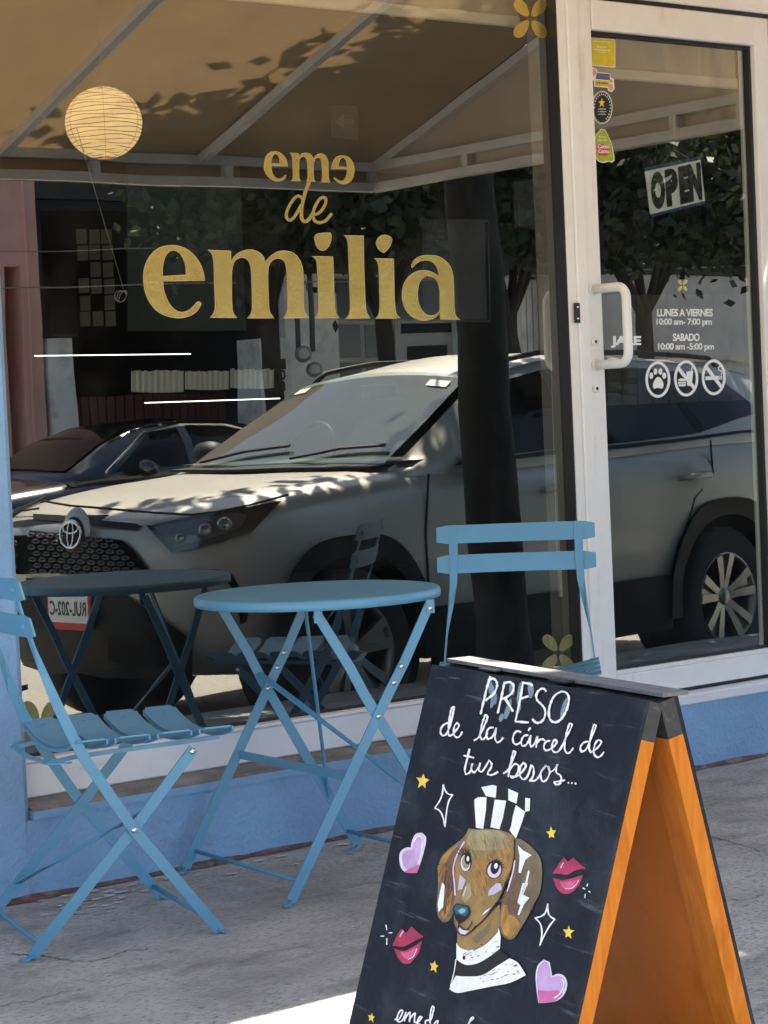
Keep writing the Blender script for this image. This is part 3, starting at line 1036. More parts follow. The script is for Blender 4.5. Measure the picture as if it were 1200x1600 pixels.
blind('roller_blind', 4.74, 5.53, .15, on_y(1050, 131, .15).z, 2.88, 'tan roller blind rolled partly down behind the top of the door glass', [((1157, 140), (1186, 960)), ((1164, 140), (1192, 940))], 60, (1192, 950))

ln = on_y(162, 192, 2.5)
rr = 60 / FPX * (ln - CAM).dot(_fw)
lan = empty('paper_lantern', ln, 'round ribbed paper lantern glowing warm inside the shop', 'lamp')
prof = []
N = 46
for i in range(N + 1):
    a = -math.pi / 2 + .23 + (math.pi - .46) * i / N
    prof.append((rr * math.cos(a) * (1.0 + (.006 if i % 2 else -.006)), rr * .93 * math.sin(a)))
MB().lathe(ln, (0, 0, 1), prof, 40).build('lamp_shade', M['paper'], lan)
rg = MB()
for i in range(1, N, 2):
    r0, h0 = prof[i]
    rg.tube([ln + Vector((math.cos(2 * math.pi * k / 36) * r0 * 1.004, math.sin(2 * math.pi * k / 36) * r0 * 1.004, h0 + .003 * math.sin(k * .7 + i))) for k in range(37)], .0015, 4, 0, False)
for q in range(6):
    rg.tube([ln + Vector((math.cos(q * math.pi / 3) * r0 * 1.003, math.sin(q * math.pi / 3) * r0 * 1.003, h0)) for r0, h0 in prof], .0009, 4, 0, False)
rg.build('wire_rib', mat('rib', (.30, .17, .05), .7), lan)
for zz in (-.93, .93):
    rl = MB()
    r0 = prof[0][0]
    rl.tube([ln + Vector((math.cos(2 * math.pi * k / 24) * r0, math.sin(2 * math.pi * k / 24) * r0, prof[0][1] * (1 if zz < 0 else -1))) for k in range(25)], .004, 6, 0, False)
    rl.build('rim', flat('lamp_rim', (.60, .36, .10), .6), lan)
MB().tube([ln + Vector((0, 0, rr * .9)), Vector((ln.x, ln.y, 2.9))], .003, 6).build('cord', M['rubber'], lan)

hk = empty('hanging_wire', on_y(148, 285, .9), 'slanting wire with a looped hook hanging inside the window', 'wire')
a, b_ = on_y(120, 200, .9), on_y(193, 452, .9)
MB().tube([a, b_], .0011, 5).build('wire', flat('wire_grey', (.55, .52, .46), .4), hk)
lp = MB()
for k in range(3):
    lp.tube([on_y(188 + 9 * math.cos(t * .5 + k) * (1 - .15 * k) + k * 2, 463 + 9 * math.sin(t * .5 + k * .7), .9) for t in range(13)], .0012, 5)
lp.build('hook', M['wire_grey'], hk)

for (p0, p1, y, lb) in (((54, 556), (298, 553), 1.3, 'upper thin white light strip behind the window glass'), ((226, 629.5), (437, 622.5), 1.0, 'lower thin white light strip under the pleated edging')):
    a, b_ = on_y(*p0, y), on_y(*p1, y)
    l = MB().tube([a, b_], .0018, 6).build('light_strip', M['led'], None, a)
    tag(l, lb, 'light', 'light strips inside the shop')
va = MB()
for (x0, x1, zt, zb_) in ((205, 287, 579, 612), (289, 358, 580, 608), (360, 428, 577, 606)):
    n = 26
    top, bot = [], []
    for i in range(n + 1):
        px = x0 + (x1 - x0) * i / n
        yy = 1.25 + .012 * math.sin(i * 2.1)
        top.append(on_y(px, zt + random.uniform(-1.5, 2), yy))
        bot.append(on_y(px, zb_ + 1.5 * math.sin(i / n * 3), yy))
    va.add(top + bot, [(i, i + 1, n + 2 + i, n + 1 + i) for i in range(n)], 0, True)
vo = va.build('pleated_edging', cloth_mat('pleat', (.78, .80, .76), .3), None, on_y(300, 610, 1.25))
tag(vo, 'white pleated paper edging with ragged top above the lower light strip', 'paper edging')
cards = [(c_, r_) for r_ in range(6) for c_ in range(3) if (c_, r_) not in ((0, 2), (1, 4))]
for (c_, r_) in cards:
    x = 119 + c_ * 19.5 + r_ * 1.2
    y = 358 + r_ * 26
    jx, jy = random.uniform(-.8, .8), random.uniform(-1.2, 1.2)
    p = [on_y(x + jx, y + jy, 3.1), on_y(x + 16 + jx, y + jy - .8, 3.1), on_y(x + 16.6 + jx, y + 22 + jy, 3.1), on_y(x + .6 + jx, y + 23 + jy, 3.1)]
    k = MB().poly(p, (0, -1, 0), .003).build('note_card', flat('card', (.26, .25, .22), .9), None, p[0])
    tag(k, 'small pale note card pinned in rows on the dark shop wall', 'card', 'note cards pinned on the wall inside')
tp = [on_y(*p, 2.0) for p in ((196, 257), (372, 259), (382, 517), (197, 517))]
tb = MB().poly(tp, (0, -1, 0), .012).build('hanging_board', M['teal_panel'], None, tp[0])
tag(tb, 'tall dark green board hanging inside behind the big gold letters', 'board')
for (pts, y, lb) in ((((655, 342), (757, 346), (760, 502), (655, 500)), 3.4, 'large dark framed picture on the back wall behind the last letter'), (((797, 283), (852, 283), (853, 357), (800, 357)), 3.4, 'small dark framed picture near the blind chain')):
    p = [on_y(*q, y) for q in pts]
    pf = empty('framed_picture', p[3], lb, 'picture')
    MB().poly(p, (0, -1, 0), .02).build('picture', flat('picture_dark', (.012, .012, .015), .5, .5, 6), pf)
    e = MB()
    for i in range(4):
        e.tube([p[i] + Vector((0, -.02, 0)), p[(i + 1) % 4] + Vector((0, -.02, 0))], .009, 4)
    e.build('frame', flat('frame_grey', (.06, .057, .053), .5), pf)
ar = [on_y(*q, 2.6) for q in ((517, 164), (558, 166), (559, 219), (517, 215))]
asn = empty('arrow_sign', ar[3], 'small pale sign with a left pointing arrow inside the shop', 'sign')
MB().poly(ar, (0, -1, 0), .004).build('sign_board', flat('sign_dim', (.10, .095, .085), .7), asn)
MB().poly([on_y(*q, 2.595) for q in ((524, 190), (537, 178), (537, 186), (552, 186), (552, 194), (537, 194), (537, 202))], (0, -1, 0), .003).build('arrow', flat('sign_arrow', (.22, .21, .19), .6), asn)
# low slatted partition seen through the door
sl = empty('slatted_partition', on_y(1060, 640, 1.1), 'greyish brown partition of upright boards behind the door glass', 'partition')
for k in range(11):
    x0 = 940 + k * 24
    p = [on_y(x0 + 1, 462, 1.1), on_y(x0 + 23, 460, 1.1), on_y(x0 + 26, 633 - k * 1.0, 1.1), on_y(x0 + 4, 634 - k * 1.0, 1.1)]
    MB().poly(p, (0, -1, 0), .02).build('board', M['partition'] if 'partition' in M else flat('partition', (.15, .135, .115), .7, .2, 5), sl)

# ------------------------------------------------------------------ awning over the window
AX0, AX1, AYF, AYB = .30, 5.70, -2.16, -.06
AZF, AZB = 2.225, 2.955
aw = empty('awning', (3.0, -.1, 2.9), 'tan canvas awning on a pale metal frame above the shop front', 'awning')
def aw_z(y): return AZF + (AZB - AZF) * (y - AYF) / (AYB - AYF)
cv = MB()
nx, ny = 36, 14
vs, fs = [], []
for j in range(ny + 1):
    for i in range(nx + 1):
        x = AX0 + (AX1 - AX0) * i / nx
        y = AYF - .01 + (AYB - AYF + .01) * j / ny
        sag = -.016 * math.sin(math.pi * ((x - 5.70) / .88 % 1.0)) * math.sin(math.pi * j / ny)
        vs.append((x, y, aw_z(y) + .022 + sag + random.uniform(-.002, .002)))
for j in range(ny):
    for i in range(nx):
        k = j * (nx + 1) + i
        fs.append((k, k + 1, k + nx + 2, k + nx + 1))
cv.add(vs, fs, 0, True)
cv.build('canopy', M['canvas'], aw)
vl = MB()
vl.box((AX0, AYF - .022, 2.12), (AX1 + .01, AYF - .020, AZF + .01))
vl.build('valance', M['canvas'], aw)
vl = MB()
vl.box((AX1 + .020, AYF - .02, 2.12), (AX1 + .022, AYB, AZF - .005))
vl.build('valance', M['canvas_pale'], aw)
gb = MB()
for x in (AX1 + .0205,):
    gb.poly([(x, AYF, AZF), (x, AYB, AZF), (x, AYB, AZB + .015), (x, AYF, AZF + .012)], (1, 0, 0), .002)
gb.build('side_panel', M['canvas_pale'], aw)
def bar(name, a, b, t=.038):
    mb = MB()
    a, b = Vector(a), Vector(b)
    d = (b - a).normalized()
    up_ = Vector((0, 0, 1)) if abs(d.z) < .9 else Vector((0, 1, 0))
    mb.strip([a, b], up_, t, t)
    return mb.build(name, M['awning_metal'], aw)
bar('front_rail', (AX0, AYF, 2.14), (AX1, AYF, 2.14), .036)
bar('front_rail', (AX0, AYF, AZF), (AX1, AYF, AZF), .036)
bar('side_rail', (AX1, AYF + .019, 2.14), (AX1, AYB, 2.14), .036)
bar('side_rail', (AX1, AYF + .019, AZF), (AX1, AYB, AZF), .036)
bar('wall_rail', (AX0, AYB + .02, AZB - .01), (AX1, AYB + .02, AZB - .01), .04)
for i in range(7):
    x = AX1 - .88 * i
    bar('rafter', (x, AYF + .01, AZF - .002), (x, AYB, AZB - .024), .034)
for x in (5.69, 4.95, 4.34, 3.70, 2.82, 1.94, 1.06):
    bar('upright', (x, AYF, 2.159), (x, AYF, AZF - .019), .034)
for y in (-1.55, -.95, -.40, -.08):
    bar('upright', (AX1, y, 2.159), (AX1, y, AZF - .019), .034)

# ------------------------------------------------------------------ bistro table and chairs
tb_c = Vector((3.287, -.382, 0))
tab = empty('bistro_table', tb_c, 'round light blue folding metal bistro table in front of the shop window', 'table')
CP = M['chair_paint']
tr_ = on_z(502, 925, .745)
tcx, tcy = tb_c.x + .012, tb_c.y + .0
RT = .318
tp_ = MB()
tp_.lathe((tcx, tcy, .735), (0, 0, 1), [(0, .0105), (RT * .5, .0105), (RT - .012, .0105), (RT - .004, .009), (RT, .004), (RT + .0006, -.004), (RT - .001, -.014), (RT - .006, -.0145), (RT - .008, .005), (0, .005)], 72)
tp_.build('tabletop', CP, tab)
A_, B_ = Vector((3.026, -.588, .006)), Vector((3.065, -.054, .006))
C_, D_ = Vector((3.548, -.177, .006)), Vector((3.509, -.711, .006))
At, Dt = Vector((3.420, -.687, .712)), Vector((3.126, -.614, .712))
Bt, Ct = Vector((3.440, -.150, .712)), Vector((3.190, -.086, .712))
def side_dir(a, b):
    d = Vector((b.x - a.x, b.y - a.y, 0)).normalized()
    return d
sdn = side_dir(A_, D_)
nrm_ = Vector((sdn.y, -sdn.x, 0))                # towards the street
def leg(mb, foot, top, off, lean=True):
    o = nrm_ * off
    f, t = foot + o, top + o
    m1, m2 = f.lerp(t, .70), f.lerp(t, .80)
    wdir = sdn
    mb.strip([f + Vector((0, 0, .012)), m1, m2 + sdn * .004, t], wdir, [.026, .026, .025, .024], .005)
    mb.strip([f + Vector((0, 0, .014)), f + Vector((0, 0, .004)) - sdn * .006, f - sdn * .022 + Vector((0, 0, .001))], nrm_, .022, .004)
def rivet(mb, p, n, r=.0075, h=.006):
    mb.lathe(p, n, [(0, h), (r * .5, h * .9), (r * .85, h * .55), (r, 0)], 14)
for (f, t, off, nm) in ((A_, At, .003, 1), (D_, Dt, -.004, -1), (B_, Bt, .004, 1), (C_, Ct, -.003, -1)):
    mb = MB()
    leg(mb, f, t, off)
    mb.build('leg', CP, tab)
def one_rivet(p, n, parent, r=.0075, h=.006):
    q = MB()
    rivet(q, Vector(p), n, r, h)
    q.build('rivet', M['screw'], parent)
for (f, t, f2, t2) in ((A_, At, D_, Dt), (B_, Bt, C_, Ct)):
    p1, d1, p2, d2 = f, t - f, f2, t2 - f2
    # crossing point seen along the frame's normal
    u1, u2 = Vector((p1.dot(sdn), p1.z)), Vector((p2.dot(sdn), p2.z))
    e1, e2 = Vector((d1.dot(sdn), d1.z)), Vector((d2.dot(sdn), d2.z))
    den = e1.x * e2.y - e1.y * e2.x
    tt = ((u2.x - u1.x) * e2.y - (u2.y - u1.y) * e2.x) / den
    one_rivet(p1 + d1 * tt + nrm_ * .006, nrm_, tab)
    one_rivet(t + nrm_ * .007 - Vector((0, 0, .010)), nrm_, tab)
    one_rivet(t2 + nrm_ * .003 - Vector((0, 0, .016)), nrm_, tab)
    one_rivet(f.lerp(t, .735) + nrm_ * .006, nrm_, tab)
    one_rivet(f.lerp(t, .79) + nrm_ * .006, nrm_, tab)
for t in (At, Dt, Bt, Ct):
    brk = MB()
    brk.strip([t + nrm_ * .008 - Vector((0, 0, .022)), t + nrm_ * .008 + Vector((0, 0, .012))], sdn, .022, .003)
    brk.build('bracket', CP, tab)
cb = MB()
cb.strip([A_.lerp(At, .42), B_.lerp(Bt, .42)], Vector((0, 0, 1)), .022, .004)
cb.build('crossbar', CP, tab)
cb = MB()
cb.tube([A_.lerp(At, .075), B_.lerp(Bt, .075)], .0055, 8)
cb.build('foot_rod', CP, tab)
cb = MB()
cb.tube([D_.lerp(Dt, .075), C_.lerp(Ct, .075)], .0055, 8)
cb.build('foot_rod', CP, tab)
cb = MB()
a, b = C_.lerp(Ct, .72), D_.lerp(Dt, .30)
cb.strip([a, a.lerp(b, .25), a.lerp(b, .4), a.lerp(b, .62), a.lerp(b, .76), b], [sdn, sdn, Vector((0, 0, 1)) + sdn, Vector((.6, .6, .3)), sdn, sdn], [.018, .018, .012, .012, .018, .018], .004)
cb.build('diagonal_brace', CP, tab)
cb = MB()
cb.strip([Vector((tcx + .03, tcy + .10, .72)), C_.lerp(Ct, .22)], nrm_, .014, .005)
cb.build('stay_bar', CP, tab)

def make_chair(loc, yaw, roll, label):
    ch = empty('bistro_chair', loc, label, 'chair', 'bistro chairs at the table', (roll, 0, yaw))
    X = Vector((1, 0, 0))
    Yv = Vector((0, 1, 0))
    for sy in (-1, 1):
        y = .213 * sy
        mb = MB()
        pts = [(.214, y, .008), (.02, y, .267), (-.086, y, .440), (-.114, y * .98, .500), (-.139, y * .95, .562), (-.165, y * .89, .640), (-.184, y * .85, .700), (-.205, y * .84, .775), (-.228, y * .84, .862)]
        wds = [X, X, X, X, X, X + Yv * .7 * sy, Yv * sy + X * .15, Yv * sy, Yv * sy]
        mb.strip(pts, wds, [.025, .025, .025, .025, .024, .018, .021, .024, .024], .005)
        mb.strip([(.211, y, .012), (.222, y, .004), (.240, y, .002)], Yv, .022, .004)
        mb.build('back_leg_frame', CP, ch)
        mb = MB()
        yi = y - .008 * sy
        mb.strip([(-.232, yi, .008), (.02, yi, .267), (.177, yi, .438)], X, .025, .005)
        mb.strip([(-.229, yi, .012), (-.240, yi, .004), (-.258, yi, .002)], Yv, .022, .004)
        mb.build('seat_leg', CP, ch)
        for (p, s_) in (((.02, y + .003 * sy, .267), 1), ((.172, yi + .003 * sy, .432), 1)):
            one_rivet(p, Vector((0, sy, 0)), ch, .008)
        mb = MB()
        yr = yi - .055 * sy
        mb.strip([(.26, yr, .450), (.17, yr, .447), (.0, yr, .443), (-.09, yr, .440), (-.155, yr, .432)], Vector((0, 0, 1)), .010, .004)
        mb.build('seat_rail', CP, ch)
    mb = MB()
    mb.strip([(-.120, -.205, .436), (-.155, -.16, .432), (-.165, 0, .430), (-.155, .16, .432), (-.120, .205, .436)], X, .016, .004)
    mb.build('seat_link', CP, ch)
    mb = MB()
    mb.tube([(.195, -.21, .036), (.195, .21, .036)], .006, 8)
    mb.build('foot_rod', CP, ch)
    mb = MB()
    mb.tube([(-.212, -.205, .040), (-.205, -.14, .030), (-.2, 0, .024), (-.205, .14, .030), (-.212, .205, .040)], .006, 8)
    mb.build('foot_rod', CP, ch)
    mb = MB()
    a, b = Vector((-.155, .20, .092)), Vector((.055, -.195, .305))
    mb.strip([a, a.lerp(b, .22), a.lerp(b, .36), a.lerp(b, .64), a.lerp(b, .78), b], [X, X, Vector((0, 0, 1)), Vector((0, 0, 1)), X, X], [.018, .018, .01, .01, .018, .018], .004)
    mb.build('diagonal_brace', CP, ch)
    for k in range(4):                                        # seat slats, long axis across the seat, dished
        x0 = -.115 + .1015 * k
        x1 = x0 + .085
        n = 14
        top, bot = [], []
        vs, fs = [], []
        for i in range(n + 1):
            yy = -.222 + .444 * i / n
            zz = .452 + .034 * (abs(yy) / .222) ** 2.2
            ch_ = .010 if i in (0, n) else 0
            vs += [(x0 + ch_, yy, zz), (x1 - ch_, yy, zz), (x1 - ch_, yy, zz - .004), (x0 + ch_, yy, zz - .004)]
        for i in range(n):
            for q in range(4):
                fs.append((4 * i + q, 4 * i + 4 + q, 4 * i + 4 + (q + 1) % 4, 4 * i + (q + 1) % 4))
        fs += [(0, 1, 2, 3), (4 * n + 3, 4 * n + 2, 4 * n + 1, 4 * n)]
        sl_ = MB().add(vs, fs)
        for (e0, e1) in ((x0, x0 + .004), (x1 - .004, x1)):    # rolled lips
            sl_.strip([((e0 + e1) / 2, -.21 + .42 * i / n, .452 + .034 * (abs(-.21 + .42 * i / n) / .222) ** 2.2 - .006) for i in range(n + 1)], X, .004, .012)
        for sy in (-1, 1):
            sl_.lathe(((x0 + x1) / 2, .185 * sy, .452 + .034 * (.185 / .222) ** 2.2), (0, 0, 1), [(0, .0025), (.005, .002), (.007, 0)], 10)
        sl_.build('seat_slat', CP, ch)
    for (zc, xc) in ((.836, -.219), (.752, -.199)):           # two curved back slats
        n = 16
        vs, fs = [], []
        for i in range(n + 1):
            yy = -.226 + .452 * i / n
            bow = .022 * (yy / .226) ** 2 - .022
            hh = .0265 if 0 < i < n else .021
            tl = .005
            dn = Vector((-.24, 0, .97))
            c0 = Vector((xc + .006 + bow, yy, zc))
            q0, q1 = c0 - dn * hh, c0 + dn * hh
            th_ = Vector((tl, 0, 0))
            vs += [q0, q1, q1 - th_, q0 - th_]
        for i in range(n):
            for q in range(4):
                fs.append((4 * i + q, 4 * i + (q + 1) % 4, 4 * i + 4 + (q + 1) % 4, 4 * i + 4 + q))
        fs += [(3, 2, 1, 0), (4 * n, 4 * n + 1, 4 * n + 2, 4 * n + 3)]
        bs = MB().add(vs, fs)
        for sy in (-1, 1):
            bs.lathe((xc - .006, .180 * sy, zc), (-1, 0, .1), [(0, .005), (.005, .0045), (.0085, .002), (.009, -.002)], 12)
        bs.build('back_slat', CP, ch)
    return ch
make_chair((2.60, -.4175, 0), R(-13.8), 0, 'light blue slatted folding chair left of the table against the blue wall')
make_chair((3.963, -.397, 0), R(227.5), R(-.3), 'light blue slatted folding chair right of the table, behind the chalkboard')

# ------------------------------------------------------------------ sandwich board with chalk drawing
SA, SW, SLF, SLB, SG = .178, .647, .311, .228, .050
d_ = ray(1010, 1094)
SP = CAM + d_ * (3.2 / d_.dot(_fw))
su = Vector((math.sin(SA), math.cos(SA), 0))
sn = Vector((-math.cos(SA), math.sin(SA), 0))
sf = Vector((0, 0, -math.cos(SLF))) + sn * math.sin(SLF)      # down the front panel
sb = Vector((0, 0, -math.cos(SLB))) - sn * math.sin(SLB)      # down the back panel
SQ = SP - sn * SG
fnrm = su.cross(sf).normalized()
if fnrm.dot(sn) < 0:
    fnrm = -fnrm
bnrm = su.cross(sb).normalized()
if bnrm.dot(sn) > 0:
    bnrm = -bnrm
z_foot = -.045
LF = (SP.z - z_foot) / -sf.z
LB = (SQ.z - z_foot) / -sb.z
base = SP + su * SW / 2
sgn = empty('sandwich_board', (base.x - .02, base.y, z_foot), 'wooden A-frame chalkboard with a painted dog, hearts and lips on the pavement', 'sign')
bd = MB()
bd.obox(SP - fnrm * .006, su * SW, sf * LF, fnrm * .006, 0)
bd.build('chalkboard', M['slate'], sgn)
fr1 = MB()
for (uo,) in ((0.0,), (SW - .028,)):
    fr1.obox(SP + su * uo - fnrm * .0305 + sf * .058, su * .028, sf * (LF - .058), fnrm * .024, 0)
    fr1.obox(SP + su * uo - fnrm * .0305 + sf * .0, su * .028, sf * .0575, fnrm * .024, 1)
fr1.obox(SP + su * .0285 - fnrm * .0305 + sf * (LF - .16), su * (SW - .057), sf * .04, fnrm * .024, 0)
fr1.obox(SP + su * .0285 - fnrm * .0305 + sf * .0, su * (SW - .057), sf * .04, fnrm * .024, 1)
fr1.build('front_frame', [M['wood'], M['black_paint']], sgn)
fr2 = MB()
for (uo,) in ((0.0,), (SW - .062,)):
    fr2.obox(SQ + su * uo + sb * .058, su * .062, sb * (LB - .058), -bnrm * .027, 0)
    fr2.obox(SQ + su * uo, su * .062, sb * .0575, -bnrm * .027, 1)
fr2.obox(SQ + su * .0625, su * (SW - .125), sb * .04, -bnrm * .027, 1)
fr2.obox(SQ + su * .0625 + sb * (LB - .16), su * (SW - .125), sb * .04, -bnrm * .027, 0)
fr2.build('back_frame', [M['wood'], M['black_paint']], sgn)
bk = MB()
bk.obox(SQ + bnrm * .0005, su * SW, sb * LB, bnrm * .006, 0)
bk.build('back_board', [M['slate']], sgn)
pn = MB()
pn.obox(SQ + su * .063 - bnrm * .0005 + sb * .045, su * (SW - .126), sb * (LB - .05), -bnrm * .010, 0)
pn.build('inner_panel', [M['ply']], sgn)
cap = MB()
ctop = SP - fnrm * .0305
cap.obox(SP + Vector((0, 0, .001)) - sn * .030, su * SW, -sn * .046, Vector((0, 0, .006)), 0)
cap.build('top_cap', [add_layer(mat('cap_grey', (.15, .147, .144), .8, var=.3, vscale=30, bump=.3), (.09, .09, .09), 18, .56, .7, stretch=(.4, .4, 2))], sgn)
for uo in (.24, .46):
    hg = MB()
    hg.obox(SP + su * uo + Vector((0, 0, .0012)) - sn * .012, su * .05, -sn * .022, Vector((0, 0, .0025)), 0)
    hg.build('hinge', M['rubber'], sgn)

def on_board(p, off=0.0):
    d = ray(p[0], p[1])
    t = (SP - CAM).dot(fnrm) / d.dot(fnrm)
    return CAM + d * t + fnrm * (off + .0003)
DR = ['chalk', 'chalk_smear', 'chalk_lilac', 'chalk_pink', 'chalk_pale', 'lip_red', 'lip_light', 'star_yellow', 'fur_tan', 'fur_light', 'fur_brown', 'fur_olive', 'fur_orange', 'nose_teal', 'nose_light', 'ink', 'cheek', 'fur_gold']
IX = {n: i for i, n in enumerate(DR)}
def fillb(mb, pts, mname, lay, sm=True):
    q = smooth_loop(pts, 4) if sm else pts
    P3 = [on_board(p, lay * .00025) for p in q]
    nr = Vector((0, 0, 0))
    for i in range(1, len(P3) - 1):
        nr += (P3[i] - P3[0]).cross(P3[i + 1] - P3[0])
    if nr.dot(fnrm) < 0:
        P3.reverse()
    mb.add(P3, [tuple(range(len(P3)))], IX[mname])
def strokeb(mb, pts, wd, mname, lay, jit=.25, n=4):
    ribbon(mb, pts, wd, lambda p, off: on_board(p, off), lay * .00025, IX[mname], jit, n)
def zT(p): return [(660 + x / 3.5294, 1030 + y / 3.5294) for x, y in p]
def zD(p): return [(660 + x / 5.4545, 1210 + y / 5.4545) for x, y in p]
def zE(p): return [(660 + x / 5.4545, 1380 + y / 5.4545) for x, y in p]
def zL(p): return [(560 + x / 3.8095, 1180 + y / 3.8095) for x, y in p]
def zM(p): return [(800 + x / 3.0, 1260 + y / 3.0) for x, y in p]
def zN(p): return [(560 + x / 5.0, 1540 + y / 5.0) for x, y in p]
BM = [M[n] for n in DR]

def blob(x0, y0, x1, y1, w_):
    dx, dy = x1 - x0, y1 - y0
    L = math.hypot(dx, dy)
    nx_, ny_ = -dy / L, dx / L
    return [(x0 + dx * t + nx_ * s_ * w_ * random.uniform(.6, 1.1), y0 + dy * t + ny_ * s_ * w_ * random.uniform(.6, 1.1)) for t, s_ in ((0, .3), (.3, .9), (.7, 1), (1, .4), (1, -.4), (.7, -1), (.3, -.9), (0, -.3))]
tx = MB()
for i, q in enumerate(((375, 120, 400, 250, 22), (395, 200, 380, 270, 14), (445, 300, 430, 345, 14), (490, 220, 460, 330, 16), (545, 130, 530, 250, 14), (600, 125, 600, 215, 18), (490, 130, 500, 200, 14), (800, 215, 770, 320, 17), (545, 250, 520, 310, 12))):
    fillb(tx, zT(blob(*q)), 'chalk_smear', 1 + i * .3)
    tx.build('chalk_smear', BM, sgn)
    tx = MB()
W5 = 3.0
for k, sq in enumerate([
        [(380, 95), (362, 150), (345, 220), (325, 305)], [(368, 120), (395, 108), (415, 130), (412, 165), (390, 200), (350, 228)],
        [(458, 125), (445, 190), (420, 300)], [(452, 135), (490, 128), (508, 150), (500, 185), (470, 210), (442, 222)], [(460, 215), (485, 255), (505, 290)],
        [(560, 125), (545, 220), (518, 345)], [(560, 132), (600, 138), (612, 150)], [(542, 222), (570, 212), (592, 205)], [(517, 344), (555, 348), (593, 350)],
        [(690, 180), (672, 163), (648, 175), (634, 200), (640, 228), (662, 250), (682, 278), (682, 315), (664, 345), (635, 352), (612, 330)],
        [(775, 180), (738, 200), (712, 250), (704, 305), (718, 342), (748, 348), (782, 318), (808, 262), (814, 212), (798, 185), (770, 180)]]):
    strokeb(tx, zT(sq), 3.4, 'chalk', 5 + k * .3, .35)
tx.build('chalk_lettering', BM, sgn)
tx = MB()
for k, sq in enumerate([
        [(145, 352), (118, 366), (104, 395), (112, 420), (132, 418), (152, 380), (172, 305), (180, 265), (168, 268), (155, 320), (148, 390), (150, 420), (165, 420), (188, 395), (206, 368), (196, 352), (182, 368), (176, 405), (188, 430), (208, 428), (224, 400)],
        [(288, 450), (315, 432), (345, 370), (364, 318), (352, 308), (336, 350), (322, 420), (332, 445), (350, 435), (362, 405)],
        [(398, 378), (372, 382), (357, 415), (364, 442), (388, 432), (408, 395), (412, 378), (405, 430), (415, 458), (432, 455), (450, 433)],
        [(550, 405), (525, 398), (505, 430), (510, 465), (530, 470), (552, 452)],
        [(590, 420), (565, 425), (550, 460), (560, 480), (582, 468), (600, 430), (604, 420), (598, 465), (606, 485), (622, 470), (640, 425), (632, 490)],
        [(602, 378), (589, 396)], [(634, 470), (650, 448), (668, 442), (682, 452)],
        [(712, 452), (690, 455), (676, 480), (684, 503), (706, 500), (735, 478), (748, 455), (735, 445), (722, 470), (724, 505), (745, 515), (768, 495), (800, 430), (832, 362), (818, 355), (800, 410), (790, 490), (802, 518), (820, 515), (838, 490)],
        [(922, 455), (895, 462), (877, 490), (884, 512), (908, 500), (935, 440), (964, 368), (952, 362), (936, 420), (925, 490), (935, 515), (958, 502), (985, 475), (992, 455), (975, 448), (955, 480), (952, 520), (970, 542), (990, 535), (1008, 512)],
        [(266, 495), (255, 545), (240, 610), (245, 636), (268, 625), (282, 575), (276, 610), (290, 628), (312, 605), (326, 572), (318, 612), (332, 622), (352, 598), (374, 560), (388, 578), (382, 605), (366, 630), (378, 640), (400, 636), (424, 622)], [(233, 533), (262, 538), (292, 546)],
        [(452, 632), (480, 612), (505, 555), (520, 512), (508, 508), (496, 560), (480, 652)], [(492, 610), (515, 580), (538, 590), (530, 630), (508, 655), (490, 645), (520, 650), (550, 630), (578, 590), (566, 572), (548, 595), (545, 640), (562, 664), (585, 650), (608, 585), (620, 600), (618, 645), (600, 672), (625, 672), (645, 655), (670, 610), (690, 588), (668, 610), (660, 650), (672, 675), (695, 662), (710, 618), (698, 590), (712, 625), (735, 610), (752, 580), (745, 625), (770, 645), (768, 685), (742, 692), (735, 678), (765, 675), (793, 668)],
        [(808, 682), (816, 684)], [(829, 684), (837, 686)], [(848, 688), (857, 687)]]):
    if k == 8:
        tx.build('chalk_lettering', BM, sgn)
        tx = MB()
    strokeb(tx, zT(sq), 2.7, 'chalk', 5 + k * .3, .35)
tx.build('chalk_lettering', BM, sgn)
tx = MB()
for k, sq in enumerate([
        [(290, 262), (318, 268), (345, 225), (352, 198), (335, 195), (312, 240), (310, 275), (330, 285), (352, 268), (378, 205), (365, 280)], [(370, 260), (400, 215), (412, 208), (405, 285)], [(410, 260), (440, 220), (452, 215), (445, 285), (460, 288)],
        [(470, 290), (495, 262), (505, 248), (488, 245), (470, 275), (468, 300), (490, 300)], [(545, 270), (530, 285), (535, 305)], [(545, 270), (572, 270), (590, 210), (598, 172), (586, 162), (576, 190), (566, 270), (570, 300)], [(600, 300), (618, 280), (632, 275), (625, 300)],
        [(868, 300), (890, 270), (908, 258), (905, 250), (895, 252), (880, 275), (870, 310)]]):
    if k == 5:
        tx.build('chalk_lettering', BM, sgn)
        tx = MB()
    if k == 3:
        tx.build('chalk_lettering', BM, sgn)
        tx = MB()
    strokeb(tx, zN(sq), 2.4, 'chalk', 5 + k * .3, .2)
tx.build('chalk_lettering', BM, sgn)

dg = MB()                                                   # the dachshund
fillb(dg, zD([(418, 250), (505, 108), (640, 88), (740, 115), (932, 210), (915, 335), (800, 560), (450, 468)]), 'ink', 1, False)
for q in ([(505, 110), (600, 90), (637, 100), (628, 200), (545, 185)], [(735, 122), (820, 160), (805, 250), (735, 220)], [(880, 200), (922, 208), (918, 310), (878, 320)], [(445, 215), (480, 195), (550, 195), (545, 300), (522, 465), (460, 455)], [(620, 215), (718, 225), (690, 370), (660, 468), (583, 450)], [(800, 262), (880, 320), (845, 430), (800, 550), (745, 478), (760, 440), (775, 350)]):
    fillb(dg, zD(q), 'chalk', 2, False)
earL = zD([(400, 460), (350, 540), (250, 620), (175, 690), (142, 780), (135, 1000)]) + zE([(125, 200), (140, 290), (180, 335), (230, 320), (270, 240), (290, 100)]) + zD([(285, 850), (300, 700), (360, 580)])
